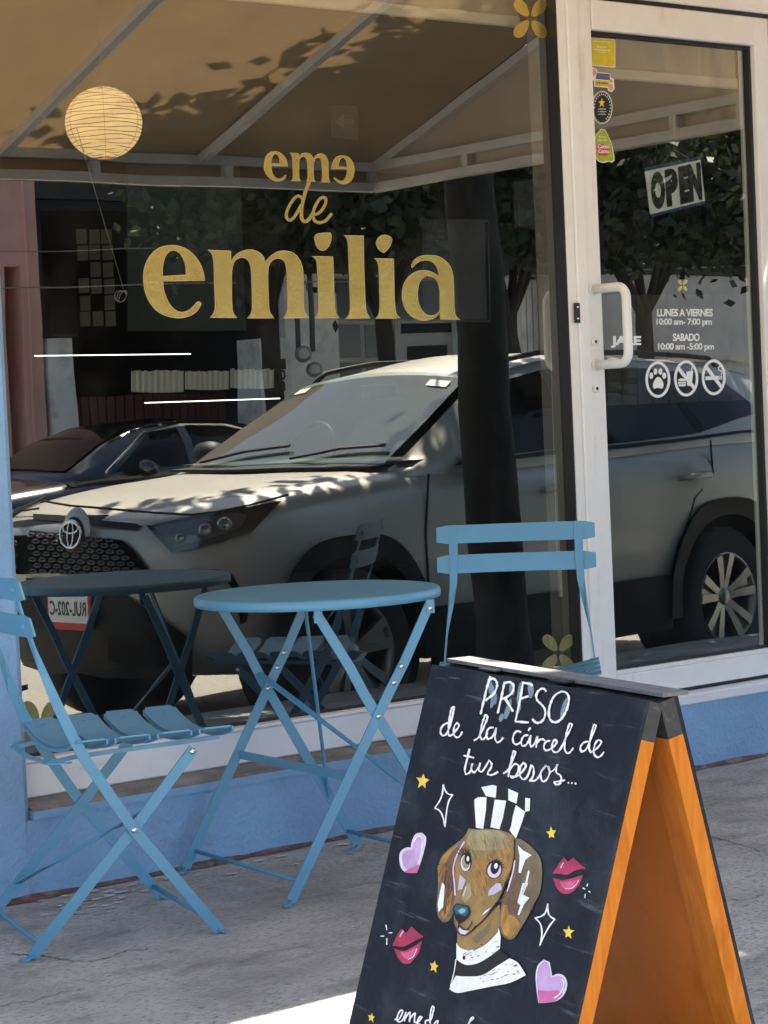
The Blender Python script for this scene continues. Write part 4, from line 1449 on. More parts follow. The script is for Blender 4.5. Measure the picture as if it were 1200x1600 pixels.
fillb(dg, earL, 'fur_olive', 2)
fillb(dg, zD([(255, 640), (320, 600), (300, 690), (278, 850), (290, 1020)]) + zE([(262, 190), (225, 150), (200, 60)]) + zD([(185, 900), (200, 740)]), 'fur_brown', 3)
fillb(dg, zD([(180, 700), (300, 600), (310, 610), (240, 690), (190, 800), (160, 930), (142, 900), (148, 780)]), 'fur_orange', 4)
fillb(dg, zE([(160, 240), (200, 235), (232, 120), (262, 60), (255, 150), (225, 260), (182, 322)]), 'fur_orange', 4)
neck = zE([(305, 400), (298, 530), (350, 575), (420, 575), (520, 545), (650, 420), (662, 180), (560, 270), (430, 410)])
fillb(dg, neck, 'fur_tan', 3)
fillb(dg, zE([(420, 470), (540, 380), (600, 300), (560, 430), (470, 520)]), 'fur_olive', 4)
head = zD([(400, 462), (480, 470), (560, 465), (680, 480), (760, 510), (795, 560), (795, 700), (770, 830), (720, 940)]) + zE([(715, 10), (690, 90), (600, 210), (520, 320), (430, 400), (380, 445), (330, 430), (290, 380), (275, 300), (275, 200), (290, 100)]) + zD([(290, 1000), (280, 850), (300, 690), (360, 570)])
fillb(dg, head, 'fur_tan', 5)
fillb(dg, zD([(420, 480), (560, 475), (690, 495), (750, 560), (700, 640), (560, 650), (420, 640), (380, 570)]), 'fur_light', 6)
fillb(dg, zD([(640, 660), (770, 630), (780, 700), (740, 850), (700, 900), (690, 780)]), 'fur_orange', 6)
fillb(dg, zD([(470, 700), (580, 760), (570, 900), (520, 1036)]) + zE([(450, 100), (440, 0)]), 'fur_orange', 6)
fillb(dg, zE([(340, 130), (380, 20), (420, 0), (430, 110), (370, 170)]), 'fur_light', 7)
earR = zD([(800, 545), (860, 560), (960, 640), (1015, 720), (1030, 850), (1010, 1010)]) + zE([(960, 180), (900, 300), (840, 400), (790, 470), (740, 480), (690, 440), (665, 350), (680, 200), (720, 80)]) + zD([(775, 860), (800, 700)])
fillb(dg, earR, 'fur_olive', 7)
fillb(dg, zD([(815, 640), (850, 860), (850, 1000)]) + zE([(840, 180), (820, 290), (730, 240), (690, 300), (700, 150), (745, 40)]) + zD([(790, 850), (805, 700)]), 'fur_brown', 8)
fillb(dg, zE([(680, 300), (702, 180), (735, 190), (745, 270), (800, 290), (845, 345), (825, 400), (762, 470), (702, 430)]), 'fur_orange', 9)
for q in ([(825, 605), (870, 650), (945, 690), (890, 730), (850, 845), (832, 840), (842, 700)], [(915, 815), (927, 830), (900, 950), (860, 1040), (846, 1040), (882, 950)]):
    fillb(dg, zD(q), 'chalk', 10, False)
for q in ([(180, -5), (202, 20), (190, 200), (150, 250), (143, 180), (165, 60)], [(868, 0), (915, 0), (872, 100), (925, 128), (880, 180), (838, 275), (824, 270), (848, 190), (822, 165)], [(520, 278), (545, 240), (600, 205), (565, 245)]):
    fillb(dg, zE(q), 'chalk', 10, False)
strokeb(dg, zD([(370, 575), (325, 650), (295, 720), (275, 810), (285, 930), (292, 1036)]), 2.0, 'chalk_pale', 10)
strokeb(dg, zD([(800, 735), (785, 830), (735, 1000)]), 2.0, 'chalk_pale', 10)
strokeb(dg, zD([(385, 960), (360, 1040)]), 1.6, 'chalk_pale', 10)
strokeb(dg, zD([(797, 560), (797, 640), (790, 740), (760, 850), (715, 945)]) + zE([(690, 90), (620, 215), (520, 330), (415, 425)]), 1.9, 'ink', 11)
fillb(dg, zD([(330, 850), (382, 905), (350, 980), (312, 990)]), 'cheek', 9, False)
fillb(dg, zD([(640, 930), (680, 930), (690, 980)]) + zE([(690, 55), (620, 100), (570, 110), (580, 60)]), 'cheek', 9, False)
fillb(dg, zE([(272, 215), (300, 175), (350, 186), (402, 196), (420, 250), (395, 305), (340, 345), (306, 325), (283, 275)]), 'ink', 11)
fillb(dg, zE([(280, 215), (302, 184), (350, 194), (398, 205), (410, 248), (380, 285), (340, 270), (300, 262)]), 'nose_teal', 12)
fillb(dg, zE([(318, 240), (350, 215), (385, 222), (382, 250), (345, 265)]), 'nose_light', 13, False)
strokeb(dg, zE([(326, 285), (325, 340), (322, 390)]), 1.8, 'ink', 13)
strokeb(dg, zE([(268, 290), (285, 350), (310, 395)]), 1.4, 'ink', 13)
strokeb(dg, zE([(328, 368), (365, 398), (408, 388), (437, 332)]), 1.4, 'ink', 13)
strokeb(dg, zE([(305, 405), (335, 438), (372, 448), (412, 430), (470, 365)]), 1.5, 'ink', 13)
fillb(dg, zE([(318, 388), (340, 376), (375, 405), (412, 408), (380, 440), (340, 434)]), 'chalk_pale', 12)
def el(cx, cy, rx, ry, rot=0): return zD(ell(cx, cy, rx, ry, 18, rot))
fillb(dg, el(378, 750, 50, 80), 'ink', 8, False)
fillb(dg, el(378, 757, 42, 70), 'chalk_pale', 9, False)
fillb(dg, el(384, 748, 34, 58), 'fur_light', 9.5, False)
fillb(dg, el(398, 718, 27, 54), 'ink', 10, False)
fillb(dg, el(401, 722, 11, 22), 'chalk', 11, False)
fillb(dg, el(622, 812, 68, 80, .25), 'ink', 8, False)
fillb(dg, el(624, 818, 58, 68, .25), 'chalk_pale', 9, False)
fillb(dg, el(632, 790, 38, 64, .2), 'ink', 10, False)
fillb(dg, el(640, 783, 15, 25, .2), 'chalk', 11, False)
for (a, b) in (((345, 690), (305, 665)), ((355, 680), (322, 640)), ((368, 672), (345, 628)), ((385, 668), (375, 628)), ((400, 668), (402, 640)), ((660, 760), (672, 738)), ((672, 768), (692, 748)), ((680, 780), (708, 770)), ((684, 795), (708, 795)), ((650, 752), (655, 735))):
    strokeb(dg, zD([a, b]), 1.4, 'ink', 11)
fillb(dg, zE([(298, 510), (330, 550), (400, 572), (520, 542), (650, 420), (655, 375), (674, 450), (668, 560), (560, 640), (460, 690), (370, 695), (298, 650)]), 'chalk', 6)
fillb(dg, zE([(298, 655), (370, 697), (480, 685), (600, 620), (672, 562), (752, 640), (640, 712), (520, 782), (390, 797), (298, 788)]), 'ink', 7)
fillb(dg, zE([(295, 790), (390, 797), (520, 785), (640, 712), (752, 642), (825, 680), (892, 785), (760, 850), (600, 882), (400, 922), (300, 937), (240, 905), (262, 850)]), 'chalk', 8)
fillb(dg, zE(ell(365, 637, 11, 20, 12)), 'ink', 9, False)
for k in range(42):                                         # chalk leaves dark gaps in the white cloth
    if k < 26:
        x = random.uniform(480, 860); yb = 850 - (x - 300) * .17 - (x > 700) * 20
        y = yb + random.uniform(-70, 40)
    else:
        x = random.uniform(310, 640); y = 690 - (x - 300) * .25 + random.uniform(-110, -15)
    l = random.uniform(10, 34)
    strokeb(dg, zE([(x, y), (x + l, y - l * random.uniform(.1, .6))]), random.uniform(.5, 1.1), 'ink', 9.5, .4, 2)
strokeb(dg, zE([(296, 650), (280, 760), (248, 880)]), 1.3, 'chalk', 8)
for k in range(420):                                        # loose chalk hatching over the fur
    if k < 250:
        x, y = random.uniform(400, 760), random.uniform(500, 1000)
        m_ = random.choice(['fur_orange', 'fur_light', 'fur_tan', 'fur_tan', 'fur_gold', 'fur_gold', 'fur_olive'])
        if y < 650:
            m_ = random.choice(['fur_light', 'fur_light', 'fur_gold', 'fur_tan'])
        if y > 900:
            x = random.uniform(400, 640)
        pts = zD([(x, y), (x + random.uniform(10, 30), y + random.uniform(25, 80))])
    elif k < 330:
        x, y = random.uniform(150, 260), random.uniform(-180, 250)
        m_ = random.choice(['fur_orange', 'fur_brown', 'fur_olive'])
        pts = zE([(x, y), (x - random.uniform(2, 15), y + random.uniform(25, 70))])
    else:
        x, y = random.uniform(700, 960), random.uniform(-150, 380)
        if x > 880 and y > 200 or x < 740 and y > 300:
            x, y = 800, 150
        m_ = random.choice(['fur_brown', 'fur_olive', 'fur_tan'])
        pts = zE([(x, y), (x - random.uniform(2, 18), y + random.uniform(25, 70))])
    strokeb(dg, pts, random.uniform(.5, 1.3), m_, 9.2 if k >= 250 else 6.6, .5, 2)
dg.build('chalk_dog', BM, sgn)

def heart(pts, pts_in, pts_lo, hl, i):
    mb = MB()
    fillb(mb, [(x + 1.4, y + 1.6) for x, y in pts], 'ink', .5)
    fillb(mb, pts, 'chalk_pale', 1)
    fillb(mb, pts_in, 'chalk_lilac', 2)
    fillb(mb, pts_lo, 'chalk_pink', 3)
    strokeb(mb, hl, 1.7, 'chalk', 4)
    mb.build('chalk_heart', BM, sgn)
h1 = [(245, 620), (252, 575), (285, 550), (313, 550), (322, 505), (345, 468), (380, 462), (405, 490), (395, 560), (372, 640), (350, 700), (290, 700), (258, 675)]
heart(zL(h1), zL([(262, 620), (268, 585), (295, 565), (322, 565), (335, 515), (355, 488), (375, 485), (386, 505), (378, 570), (355, 640), (340, 680), (295, 682), (272, 660)]), zL([(278, 690), (320, 672), (358, 650), (366, 655), (350, 700), (292, 701)]), zL([(336, 515), (352, 488), (378, 490), (382, 540), (372, 610)]), 0)
h2 = [(112, 815), (120, 750), (150, 718), (178, 730), (190, 795), (220, 785), (250, 800), (260, 840), (240, 890), (200, 915), (125, 922)]
heart(zM(h2), zM([(118, 815), (126, 755), (152, 726), (172, 738), (184, 806), (220, 794), (244, 806), (252, 840), (232, 884), (196, 908), (130, 914)]), zM([(122, 860), (170, 866), (215, 862), (240, 880), (200, 914), (127, 921)]), zM([(236, 808), (246, 830), (238, 862), (222, 884), (200, 900)]), 1)
def lips(up_, lo_, hls):
    mb = MB()
    fillb(mb, up_, 'lip_red', 2)
    fillb(mb, lo_, 'lip_red', 2)
    for h in hls:
        strokeb(mb, h, 1.5, 'chalk_pale', 4)
    cx = sum(p[0] for p in lo_) / len(lo_)
    cy = sum(p[1] for p in lo_) / len(lo_)
    fillb(mb, [(cx + (p[0] - cx) * .55, cy + 1 + (p[1] - cy) * .5) for p in lo_], 'lip_light', 3)
    mb.build('chalk_lips', BM, sgn)
lips(zM([(190, 318), (225, 265), (245, 238), (265, 260), (290, 240), (320, 270), (350, 290), (300, 300), (260, 320), (215, 315)]), zM([(195, 335), (240, 345), (290, 335), (335, 322), (320, 360), (280, 405), (240, 408), (210, 380)]), [zM([(230, 290), (244, 265)]), zM([(252, 386), (280, 385), (302, 368), (316, 345)])])
lips(zL([(205, 1133), (240, 1060), (262, 1032), (285, 1060), (320, 1020), (350, 1050), (390, 1080), (330, 1110), (270, 1140)]), zL([(215, 1150), (270, 1165), (330, 1140), (382, 1105), (360, 1180), (310, 1240), (270, 1240), (235, 1200)]), [zL([(250, 1080), (272, 1045)]), zL([(300, 1215), (330, 1200), (352, 1150)])])
for (cx, cy, r, rot) in ((661, 1221, 12, 8), (862, 1302, 9.5, -5), (889, 1457, 10, 4), (679, 1510, 9, 12), (581, 1590, 7.5, 10)):
    mb = MB()
    pts = []
    for k in range(10):
        q = R(-90 + 36 * k + rot)
        rr_ = (r if k % 2 == 0 else r * .45) * random.uniform(.85, 1.15)
        pts.append((cx + rr_ * .86 * math.cos(q), cy + rr_ * 1.15 * math.sin(q)))
    fillb(mb, pts, 'star_yellow', 2, False)
    mb.build('chalk_star', BM, sgn)
for k, (pts, wd) in enumerate(((zD([(180, 85), (200, 140), (225, 168), (262, 176), (232, 220), (212, 300), (196, 452), (180, 370), (150, 310), (108, 288), (148, 230), (172, 170), (182, 90)]), 2.2), (zE([(1072, 175), (1076, 250), (1095, 285), (1133, 308), (1090, 360), (1040, 450), (1004, 535), (1022, 440), (1010, 350), (962, 296), (1010, 285), (1050, 255), (1072, 180)]), 2.2))):
    mb = MB()
    strokeb(mb, pts, wd, 'chalk', 2, .3)
    mb.build('chalk_sparkle', BM, sgn)
for q in (zM([(357, 362), (353, 376)]), zM([(333, 383), (345, 388)]), zM([(360, 398), (370, 403)]), zM([(346, 410), (343, 430)]), zL([(166, 1010), (172, 1042)]), zL([(183, 1058), (204, 1057)]), zL([(133, 1077), (156, 1077)]), zL([(172, 1090), (171, 1128)])):
    tk = MB()
    strokeb(tk, q, 1.7, 'chalk', 2, .3, 2)
    tk.build('chalk_tick', BM, sgn)

# ------------------------------------------------------------------ across the street: seen in the glass
def fx(px, y=FACADE_Y, py=600):
    return refl(px, py, y).x
def fz(px, py, y=FACADE_Y):
    return refl(px, py, y).z
GZ = STREET_Z + .16
fb = empty('pink_house', (fx(30), FACADE_Y, GZ), 'pink rendered house with a dark doorway across the street', 'building')
x0, x1, xa, xb = fx(-420), fx(70), fx(14), fx(39)
zt = fz(26, 415)
pk = MB()
pk.box((x0, FACADE_Y - 5, GZ), (xa, FACADE_Y, 7.5))
pk.box((xb, FACADE_Y - 5, GZ), (x1, FACADE_Y, 7.5))
pk.box((xa, FACADE_Y - 5, zt), (xb, FACADE_Y - .002, 7.498))
pk.box((fx(48), FACADE_Y, GZ), (fx(50), FACADE_Y + .04, 7.4))
pk.build('wall', M['pink_wall'], fb)
MB().box((xa - .01, FACADE_Y - .5, GZ), (xb + .01, FACADE_Y - .44, zt)).build('door', flat('door_brown', (.05, .032, .028), .6, .3, 6), fb)
gb_ = empty('garage_house', (fx(260), FACADE_Y, GZ), 'house across the street with an open dark garage and white pillar', 'building')
gx0, gx1 = x1 + .01, fx(448)
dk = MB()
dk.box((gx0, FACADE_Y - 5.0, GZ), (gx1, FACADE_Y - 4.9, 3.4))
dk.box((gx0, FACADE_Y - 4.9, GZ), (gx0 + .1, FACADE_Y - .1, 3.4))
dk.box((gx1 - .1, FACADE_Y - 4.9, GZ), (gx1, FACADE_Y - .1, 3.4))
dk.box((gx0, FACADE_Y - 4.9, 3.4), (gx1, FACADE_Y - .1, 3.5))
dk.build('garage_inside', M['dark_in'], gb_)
MB().box((gx0, FACADE_Y - 5, 3.51), (gx1, FACADE_Y - .05, 7.4)).build('upper_wall', mat('garage_upper_shade', (.045, .045, .045), .85, var=.2, vscale=2), gb_)  # near-black colour stands in for tree shade on the upper storey
cw = fx(118)
MB().box((fx(76), FACADE_Y - .5, GZ), (cw, FACADE_Y + .02, fz(97, 528))).build('pillar', M['white_wall'], gb_)
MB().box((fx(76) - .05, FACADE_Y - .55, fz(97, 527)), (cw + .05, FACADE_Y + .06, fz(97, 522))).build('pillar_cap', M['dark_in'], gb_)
sh_ = MB()
for k in range(22):
    a = cw + .05 + (gx1 - cw - .2) * k / 22
    sh_.box((a, FACADE_Y - 1.0 - .02 * (k % 2), GZ), (a + (gx1 - cw - .2) / 22 - .02, FACADE_Y - .95, fz(300, 612)))
sh_.build('low_gate', M['maroon'], gb_)
wb = empty('white_house', (fx(560), FACADE_Y, GZ), 'pale grey house across the street with windows, a door and a gate', 'building')
wz = MB()
wx0, wx1 = gx1 + .01, fx(1420)
d0, d1 = fx(530), fx(722)
ztop = fz(600, 424)
ZU = fz(600, 428)
wz.box((wx0, FACADE_Y - 5, GZ), (d0, FACADE_Y, ZU))
wz.box((d0, FACADE_Y - 5, ztop), (d1, FACADE_Y - .003, ZU))
wz.box((d1, FACADE_Y - 5, GZ), (fx(815), FACADE_Y, ZU))
wz.build('wall', M['white_wall'], wb)
MB().box((wx0, FACADE_Y - 5, ZU + .004), (wx1, FACADE_Y + .03, 7.3)).build('upper_wall', flat('shaded_upper', (.035, .035, .034), .85, .2, 2), wb)  # shade behind the far trees put into the wall colour
MB().box((fx(864), FACADE_Y - 5, GZ), (wx1, FACADE_Y - .01, ZU)).build('wall', M['grey_wall'], wb)
gt = MB()
for k in range(5):
    a = fx(815 + 9.8 * k)
    gt.box((a, FACADE_Y - .3, GZ), (fx(815 + 9.8 * (k + 1)) - .02, FACADE_Y - .22, fz(840, 433)))
gt.build('gate', M['white_wall'], wb)
fm = flat('frame_far', (.45, .44, .42), .6, .08, 5)
yb = FACADE_Y - .12
def pxbox(mb, px0, px1, py0, py1, ya, yb_):
    pm = (px0 + px1) / 2
    mb.box((fx(px0), yb_, fz(pm, py1)), (fx(px1), ya, fz(pm, py0)))
for (a, b, c_, d_2) in ((532, 575, 432, 498), (580, 632, 432, 498), (532, 575, 504, 560), (580, 632, 504, 560), (532, 575, 565, 640), (580, 632, 565, 640)):
    f = MB()
    pxbox(f, a - 2, b + 2, c_ - 2, d_2 + 2, yb, yb - .05)
    fo = f.build('window', fm, wb)
    f = MB()
    pxbox(f, a + 1.5, b - 1.5, c_ + 1.5, d_2 - 1.5, yb + .012, yb - .01)
    f.build('pane', M['window_far'], fo)
f = MB()
pxbox(f, 634, 722, 500, 720, yb, yb - .06)
do = f.build('door', fm, wb)
for q in ((640, 720, 504, 520), (648, 712, 541, 700)):
    f = MB()
    pxbox(f, *q, yb + .012, yb - .01)
    f.build('pane', M['dark_in'], do)
f = MB()
pxbox(f, 634, 722, 432, 497, yb, yb - .06)
f.build('transom', M['window_far'], wb)
# meter post with the house number
mp = empty('meter_post', (fx(430), FACADE_Y + .45, GZ), 'grey meter post numbered 108 with two round electricity meters', 'post')
my = FACADE_Y + .5
MB().box((fx(409, my), my - .45, GZ), (fx(455, my), my, fz(430, 526, my))).build('post', M['white_wall'], mp)
nm = MB()
for ch, py in (('1', 569), ('0', 587), ('8', 606)):
    vs, fs = text2d(ch, .03)
    p = refl(442, py, my)
    nm.add([(p.x + .035 - u * .07, my + .003, p.z - .05 + v * .12) for u, v in vs], [list(f) for f in fs])
nm.build('number', flat('ink_far', (.03, .03, .03), .8), mp)
for (px, py, r) in ((461, 552, 14), (479, 578, 13)):
    c = refl(px, py, my)
    R_ = r / FPX * 21
    mt = MB().lathe((c.x + .12, my - .02, c.z), (-.55, .83, 0), [(R_ * 1.1, 0), (R_ * 1.1, .13), (R_, .14), (R_ * .95, .24), (R_ * .8, .27), (0, .275)], 26, 0)
    me_ = mt.build('meter', flat('meter_grey', (.34, .34, .32), .3), mp)
    q = MB().lathe(Vector((c.x + .12, my - .02, c.z)) + Vector((-.55, .83, 0)).normalized() * .2762, (-.55, .83, 0), [(R_ * .7, 0), (R_ * .7, .004), (0, .004)], 20, 0)
    q.build('dial', flat('meter_dial', (.70, .69, .65), .5), me_)
pp = MB()
for px in (455, 478):
    a = refl(px, 548, my)
    pp.tube([(a.x + .13, my - .05, a.z), (a.x + .13, my - .05, 4.5)], .03, 8)
pp.build('conduit', flat('conduit', (.15, .15, .15), .5), mp)
for k, (pa, pb_) in enumerate((((-60, 432), (470, 424)), ((-60, 373), (300, 371)))):
    a, b = refl(*pa, -13.2), refl(*pb_, -13.2)
    d = b - a
    c = MB().tube([a - d * 3 + (d * 7) * (i / 12) + Vector((0, 0, -.25 * math.sin(math.pi * i / 12) + .13)) for i in range(13)], .008 if k == 0 else .006, 5).build('overhead_cable', flat('cable', (.30, .30, .29), .5), None, a)
    tag(c, ['thicker pale cable strung over the street', 'thinner dark cable strung higher over the street'][k], 'cable')

# trees
def tree(name, base, h_trunk, r, crown_c, crown_r, nleaf, size, label, lean=(0, 0), seed=1, group=None, mt='leaf', low=0.0, extra=()):
    rnd = random.Random(seed)
    t = empty(name, base, label, 'tree', group)
    base = Vector(base)
    cc = Vector(crown_c)
    tr = MB()
    pts = []
    n = 9
    top = base + Vector((lean[0], lean[1], h_trunk))
    for i in range(n + 1):
        p = base.lerp(top, i / n) + Vector((rnd.uniform(-.012, .012), rnd.uniform(-.012, .012), 0))
        pts.append(p)
    tr.tube(pts, [r * (1.25 if i == 0 else 1.06 - .02 * i) * rnd.uniform(.96, 1.04) for i in range(n + 1)], 18)
    tips = []
    for k in range(9):
        a = 2 * math.pi * k / 9 + rnd.uniform(-.3, .3)
        e = cc + Vector((crown_r[0] * .7 * math.cos(a), crown_r[1] * .7 * math.sin(a), crown_r[2] * rnd.uniform(-.5, .7)))
        mid = top.lerp(e, .45) + Vector((0, 0, .2))
        tr.tube([top - Vector((0, 0, .12)), mid, e], [r * .5, r * .28, r * .08], 8)
        tips.append((mid, e))
    tr.build('trunk', M['bark'], t)
    lv = MB()
    cl = []
    for k in range(max(24, nleaf // 60)):
        while True:
            q = Vector((rnd.uniform(-1, 1), rnd.uniform(-1, 1), rnd.uniform(-1, 1)))
            if q.length < 1 and q.length > .35:
                break
        cl.append((cc + Vector((q.x * crown_r[0], q.y * crown_r[1], q.z * crown_r[2])), rnd.uniform(.12, .30)))
    pool = [(cl, nleaf)]
    for (ec, er, en) in extra:                   # added unseen boughs, placed to shade the pavement and sandwich board
        ec = Vector(ec)
        tr_l = MB()
        cl2 = []
        for k in range(en // 60):
            q = Vector((rnd.uniform(-1, 1), rnd.uniform(-1, 1), rnd.uniform(-1, 1)))
            if q.length < 1.05:
                cl2.append((ec + Vector((q.x * er[0], q.y * er[1], q.z * er[2])), rnd.uniform(.10, .22)))
        pool.append((cl2, en))
        tr_l.tube([top - Vector((0, 0, .1)), top.lerp(ec, .5) + Vector((0, 0, .35)), ec, ec + Vector((-er[0] * .7, 0, .05))], [r * .5, r * .35, r * .2, r * .06], 8)
        tr_l.build('added_limb', M['bark'], t)
    vs, fs = [], []
    for (c0, cr_) in [cc_[rnd.randrange(len(cc_))] for (cc_, nn) in pool for _ in range(nn)]:
        p = c0 + Vector((rnd.gauss(0, cr_), rnd.gauss(0, cr_), rnd.gauss(0, cr_ * .8)))
        if p.z < low:
            p.z = low + rnd.uniform(0, .3)
        d = Vector((rnd.gauss(0, 1), rnd.gauss(0, 1), rnd.gauss(-.6, .6))).normalized()
        s = d.orthogonal().normalized()
        s = (Matrix.Rotation(rnd.uniform(0, 6.28), 3, d) @ s)
        L = size * rnd.uniform(.7, 1.3)
        wv = s * L * .28
        k0 = len(vs)
        vs += [p, p + d * L * .45 + wv, p + d * L, p + d * L * .45 - wv]
        fs.append((k0, k0 + 1, k0 + 2, k0 + 3))
    lv.add(vs, fs)
    lv.build('crown', M[mt], t)
    return t
tree('street_tree', (6.06, -1.86, -.03), 2.75, .113, (7.55, -2.62, 4.2), (2.0, 1.50, .95), 36000, .17, 'street tree with a thick dark trunk at the kerb beside the awning', (-.10, -.02), 3, None, 'leaf', 2.75, [((4.95, -4.35, 4.45), (1.4, .55, .38), 16000), ((5.75, -3.25, 4.35), (.75, .42, .3), 9000)])
tree('street_tree', (9.9, -1.95, -.03), 2.6, .11, (9.6, -3.1, 4.2), (1.7, 1.35, .95), 20000, .17, 'unseen street tree added along the kerb to shade the side of the silver SUV', (-.15, -.3), 5, None, 'leaf', 2.8)  # added out of view; its crown shades the sidewalk and the SUV side
for k, (px, y, zc, rx, lb) in enumerate(((400, -11.3, 3.55, 1.6, 'leafy tree across the street in front of the open garage'), (590, -11.4, 3.8, 1.9, 'leafy tree across the street in front of the pale house windows'), (790, -11.2, 3.8, 2.0, 'leafy tree across the street behind the near trunk'), (1010, -11.0, 3.6, 2.4, 'low dense tree across the street reflected in the shop door'), (1240, -11.1, 3.6, 2.6, 'low dense tree across the street at the far right'))):
    x = fx(px, y)
    tree('street_tree', (x + .9, y - .8, GZ), 2.3, .10, (x, y, zc), (rx, .9, 1.05), 6500, .15, lb, (-.4, .3), 11 + k, 'trees across the street', 'leaf_far_shaded', 2.0 if k < 3 else 1.7)

# ------------------------------------------------------------------ cars
def loft(mb, stations, n_sub=1, mi=0, smooth=True, cap0=True, cap1=True):
    """stations: list of (s, [(w, z) ... from bottom centre up to top centre]); mirrored to both sides"""
    rings = []
    for (s_, half) in stations:
        right = [(s_, w_, z_) for (w_, z_) in half]
        left = [(s_, -w_, z_) for (w_, z_) in reversed(half) if w_ > 1e-6]
        rings.append(right + left)
    n = len(rings[0])
    vs = [p for r in rings for p in r]
    fs = []
    for i in range(len(rings) - 1):
        for k in range(n):
            fs.append((i * n + k, i * n + (k + 1) % n, (i + 1) * n + (k + 1) % n, (i + 1) * n + k))
    if cap0:
        fs.append(tuple(reversed(range(n))))
    if cap1:
        fs.append(tuple((len(rings) - 1) * n + k for k in range(n)))
    mb.add(vs, fs, mi, smooth)
    return mb

def interp(tab, x):
    if x <= tab[0][0]:
        return tab[0][1]
    for (a, va_), (b, vb) in zip(tab, tab[1:]):
        if x <= b:
            t = (x - a) / (b - a)
            return va_ + (vb - va_) * t
    return tab[-1][1]

def refine(obj, levels, cutters):
    md = obj.modifiers.new('sub', 'SUBSURF')
    md.levels = levels
    md.render_levels = levels
    for c in cutters:
        b = obj.modifiers.new('cut', 'BOOLEAN')
        b.operation = 'DIFFERENCE'
        b.object = c
        b.solver = 'EXACT'
    dgp = bpy.context.evaluated_depsgraph_get()
    me = bpy.data.meshes.new_from_object(obj.evaluated_get(dgp))
    obj.modifiers.clear()
    old = obj.data
    obj.data = me
    me.name = obj.name
    bpy.data.meshes.remove(old)
    for p in me.polygons:
        p.use_smooth = True

def wheel(parent, s, w, r, k, rim_r, out=1, S=1.0):
    c = Vector((s, w, r)) * S
    ax = Vector((0, out, 0))
    r, rim_r, wd = r * S, rim_r * S, .215 * S
    mb = MB()
    pf = [(rim_r * .96, 0), (rim_r * 1.02, .004), (r * .86, .010), (r * .95, -.004), (r, -.03)]
    for q in range(1, 6):
        pf.append((r, -.03 - (wd - .06) * q / 5))
    pf += [(r * .95, -wd + .004), (rim_r, -wd)]
    mb.lathe(c, ax, pf, 48)
    wo = mb.build('wheel', M['tyre'], parent)
    mb = MB()
    mb.lathe(c, ax, [(rim_r, -.002), (rim_r * .985, .006), (rim_r * .93, -.006), (rim_r * .90, -.07), (rim_r * .88, -.16)], 48, 0)
    e1, e2 = Vector((1, 0, 0)), Vector((0, 0, 1))
    for j in range(5):
        a = 2 * math.pi * j / 5 + .35
        u = e1 * math.cos(a) + e2 * math.sin(a)
        v = -e1 * math.sin(a) + e2 * math.cos(a)
        for sg in (-1, 1):
            mb.strip([c + u * rim_r * .16 + v * sg * rim_r * .05 - ax * .035, c + u * rim_r * .55 + v * sg * rim_r * .13 - ax * .018, c + u * rim_r * .93 + v * sg * rim_r * .235 - ax * .006], v, [rim_r * .15, rim_r * .17, rim_r * .20], .03 * S)
        mb.strip([c + u * rim_r * .2 - ax * .045, c + u * rim_r * .90 - ax * .03], v, [rim_r * .14, rim_r * .3], .02 * S)
    mb.lathe(c, ax, [(0, -.006), (rim_r * .15, -.008), (rim_r * .2, -.02), (rim_r * .2, -.06)], 20, 0)
    mb.lathe(c, ax, [(0, -.08 * S), (rim_r * .9, -.085 * S)], 30, 1)
    mb.build('rim', [M['rim'], M['car_black']], wo)
    return wo

SS, HD = 1.05, .105
SUVO = Vector((4.909, -3.631, -.2805))
suv = empty('parked_suv', SUVO, 'silver grey SUV parked at the kerb, facing left in the glass', 'car', None, (0, 0, -HD))
def carloc(px, py):                              # photo pixel -> ray in the car's own space (through the glass)
    d = ray(px, py)
    o = Vector((CAM.x, 2 * GLASS_Y - CAM.y, CAM.z)) - SUVO
    d = Vector((d.x, -d.y, d.z))
    c_, s_ = math.cos(HD), math.sin(HD)
    f = lambda v: Vector((v.x * c_ - v.y * s_, v.x * s_ + v.y * c_, v.z))
    return f(o) / SS, f(d) / SS
NOSE = [(0, 0.0), (.30, .012), (.54, .085), (.75, .225), (.88, .45), (.915, .62), (.93, .85)]
def nose_s(w_, z_):
    s_ = interp(NOSE, abs(w_))
    if z_ > .93:
        s_ += (z_ - .93) * 1.0
    if z_ < .52:
        s_ += (.52 - z_) * .5
    return s_
def on_nose(px, py, off=.012):                   # where the ray through a photo point first meets the nose
    o, d = carloc(px, py)
    def g(t):
        p = o + d * t
        y = abs(p.y)
        if y > .93 + off:
            return -1.0
        sn_ = nose_s(min(y, .93), p.z) + (max(0.0, y - .93) * 40.0)
        return p.x - (sn_ - off)
    d = d.normalized()
    t0, t1 = 3.0, None
    t = 3.0
    while t < 14.0:
        if g(t) > 0:
            t1 = t
            break
        t0 = t
        t += .02
    if t1 is None:
        return (o + d * ((.93 - o.y) / d.y)) * SS
    for _ in range(30):
        tm = (t0 + t1) / 2
        if g(tm) > 0:
            t1 = tm
        else:
            t0 = tm
    return (o + d * t1) * SS
def on_side(px, py, w_=.93):
    o, d = carloc(px, py)
    return (o + d * ((w_ - o.y) / d.y)) * SS

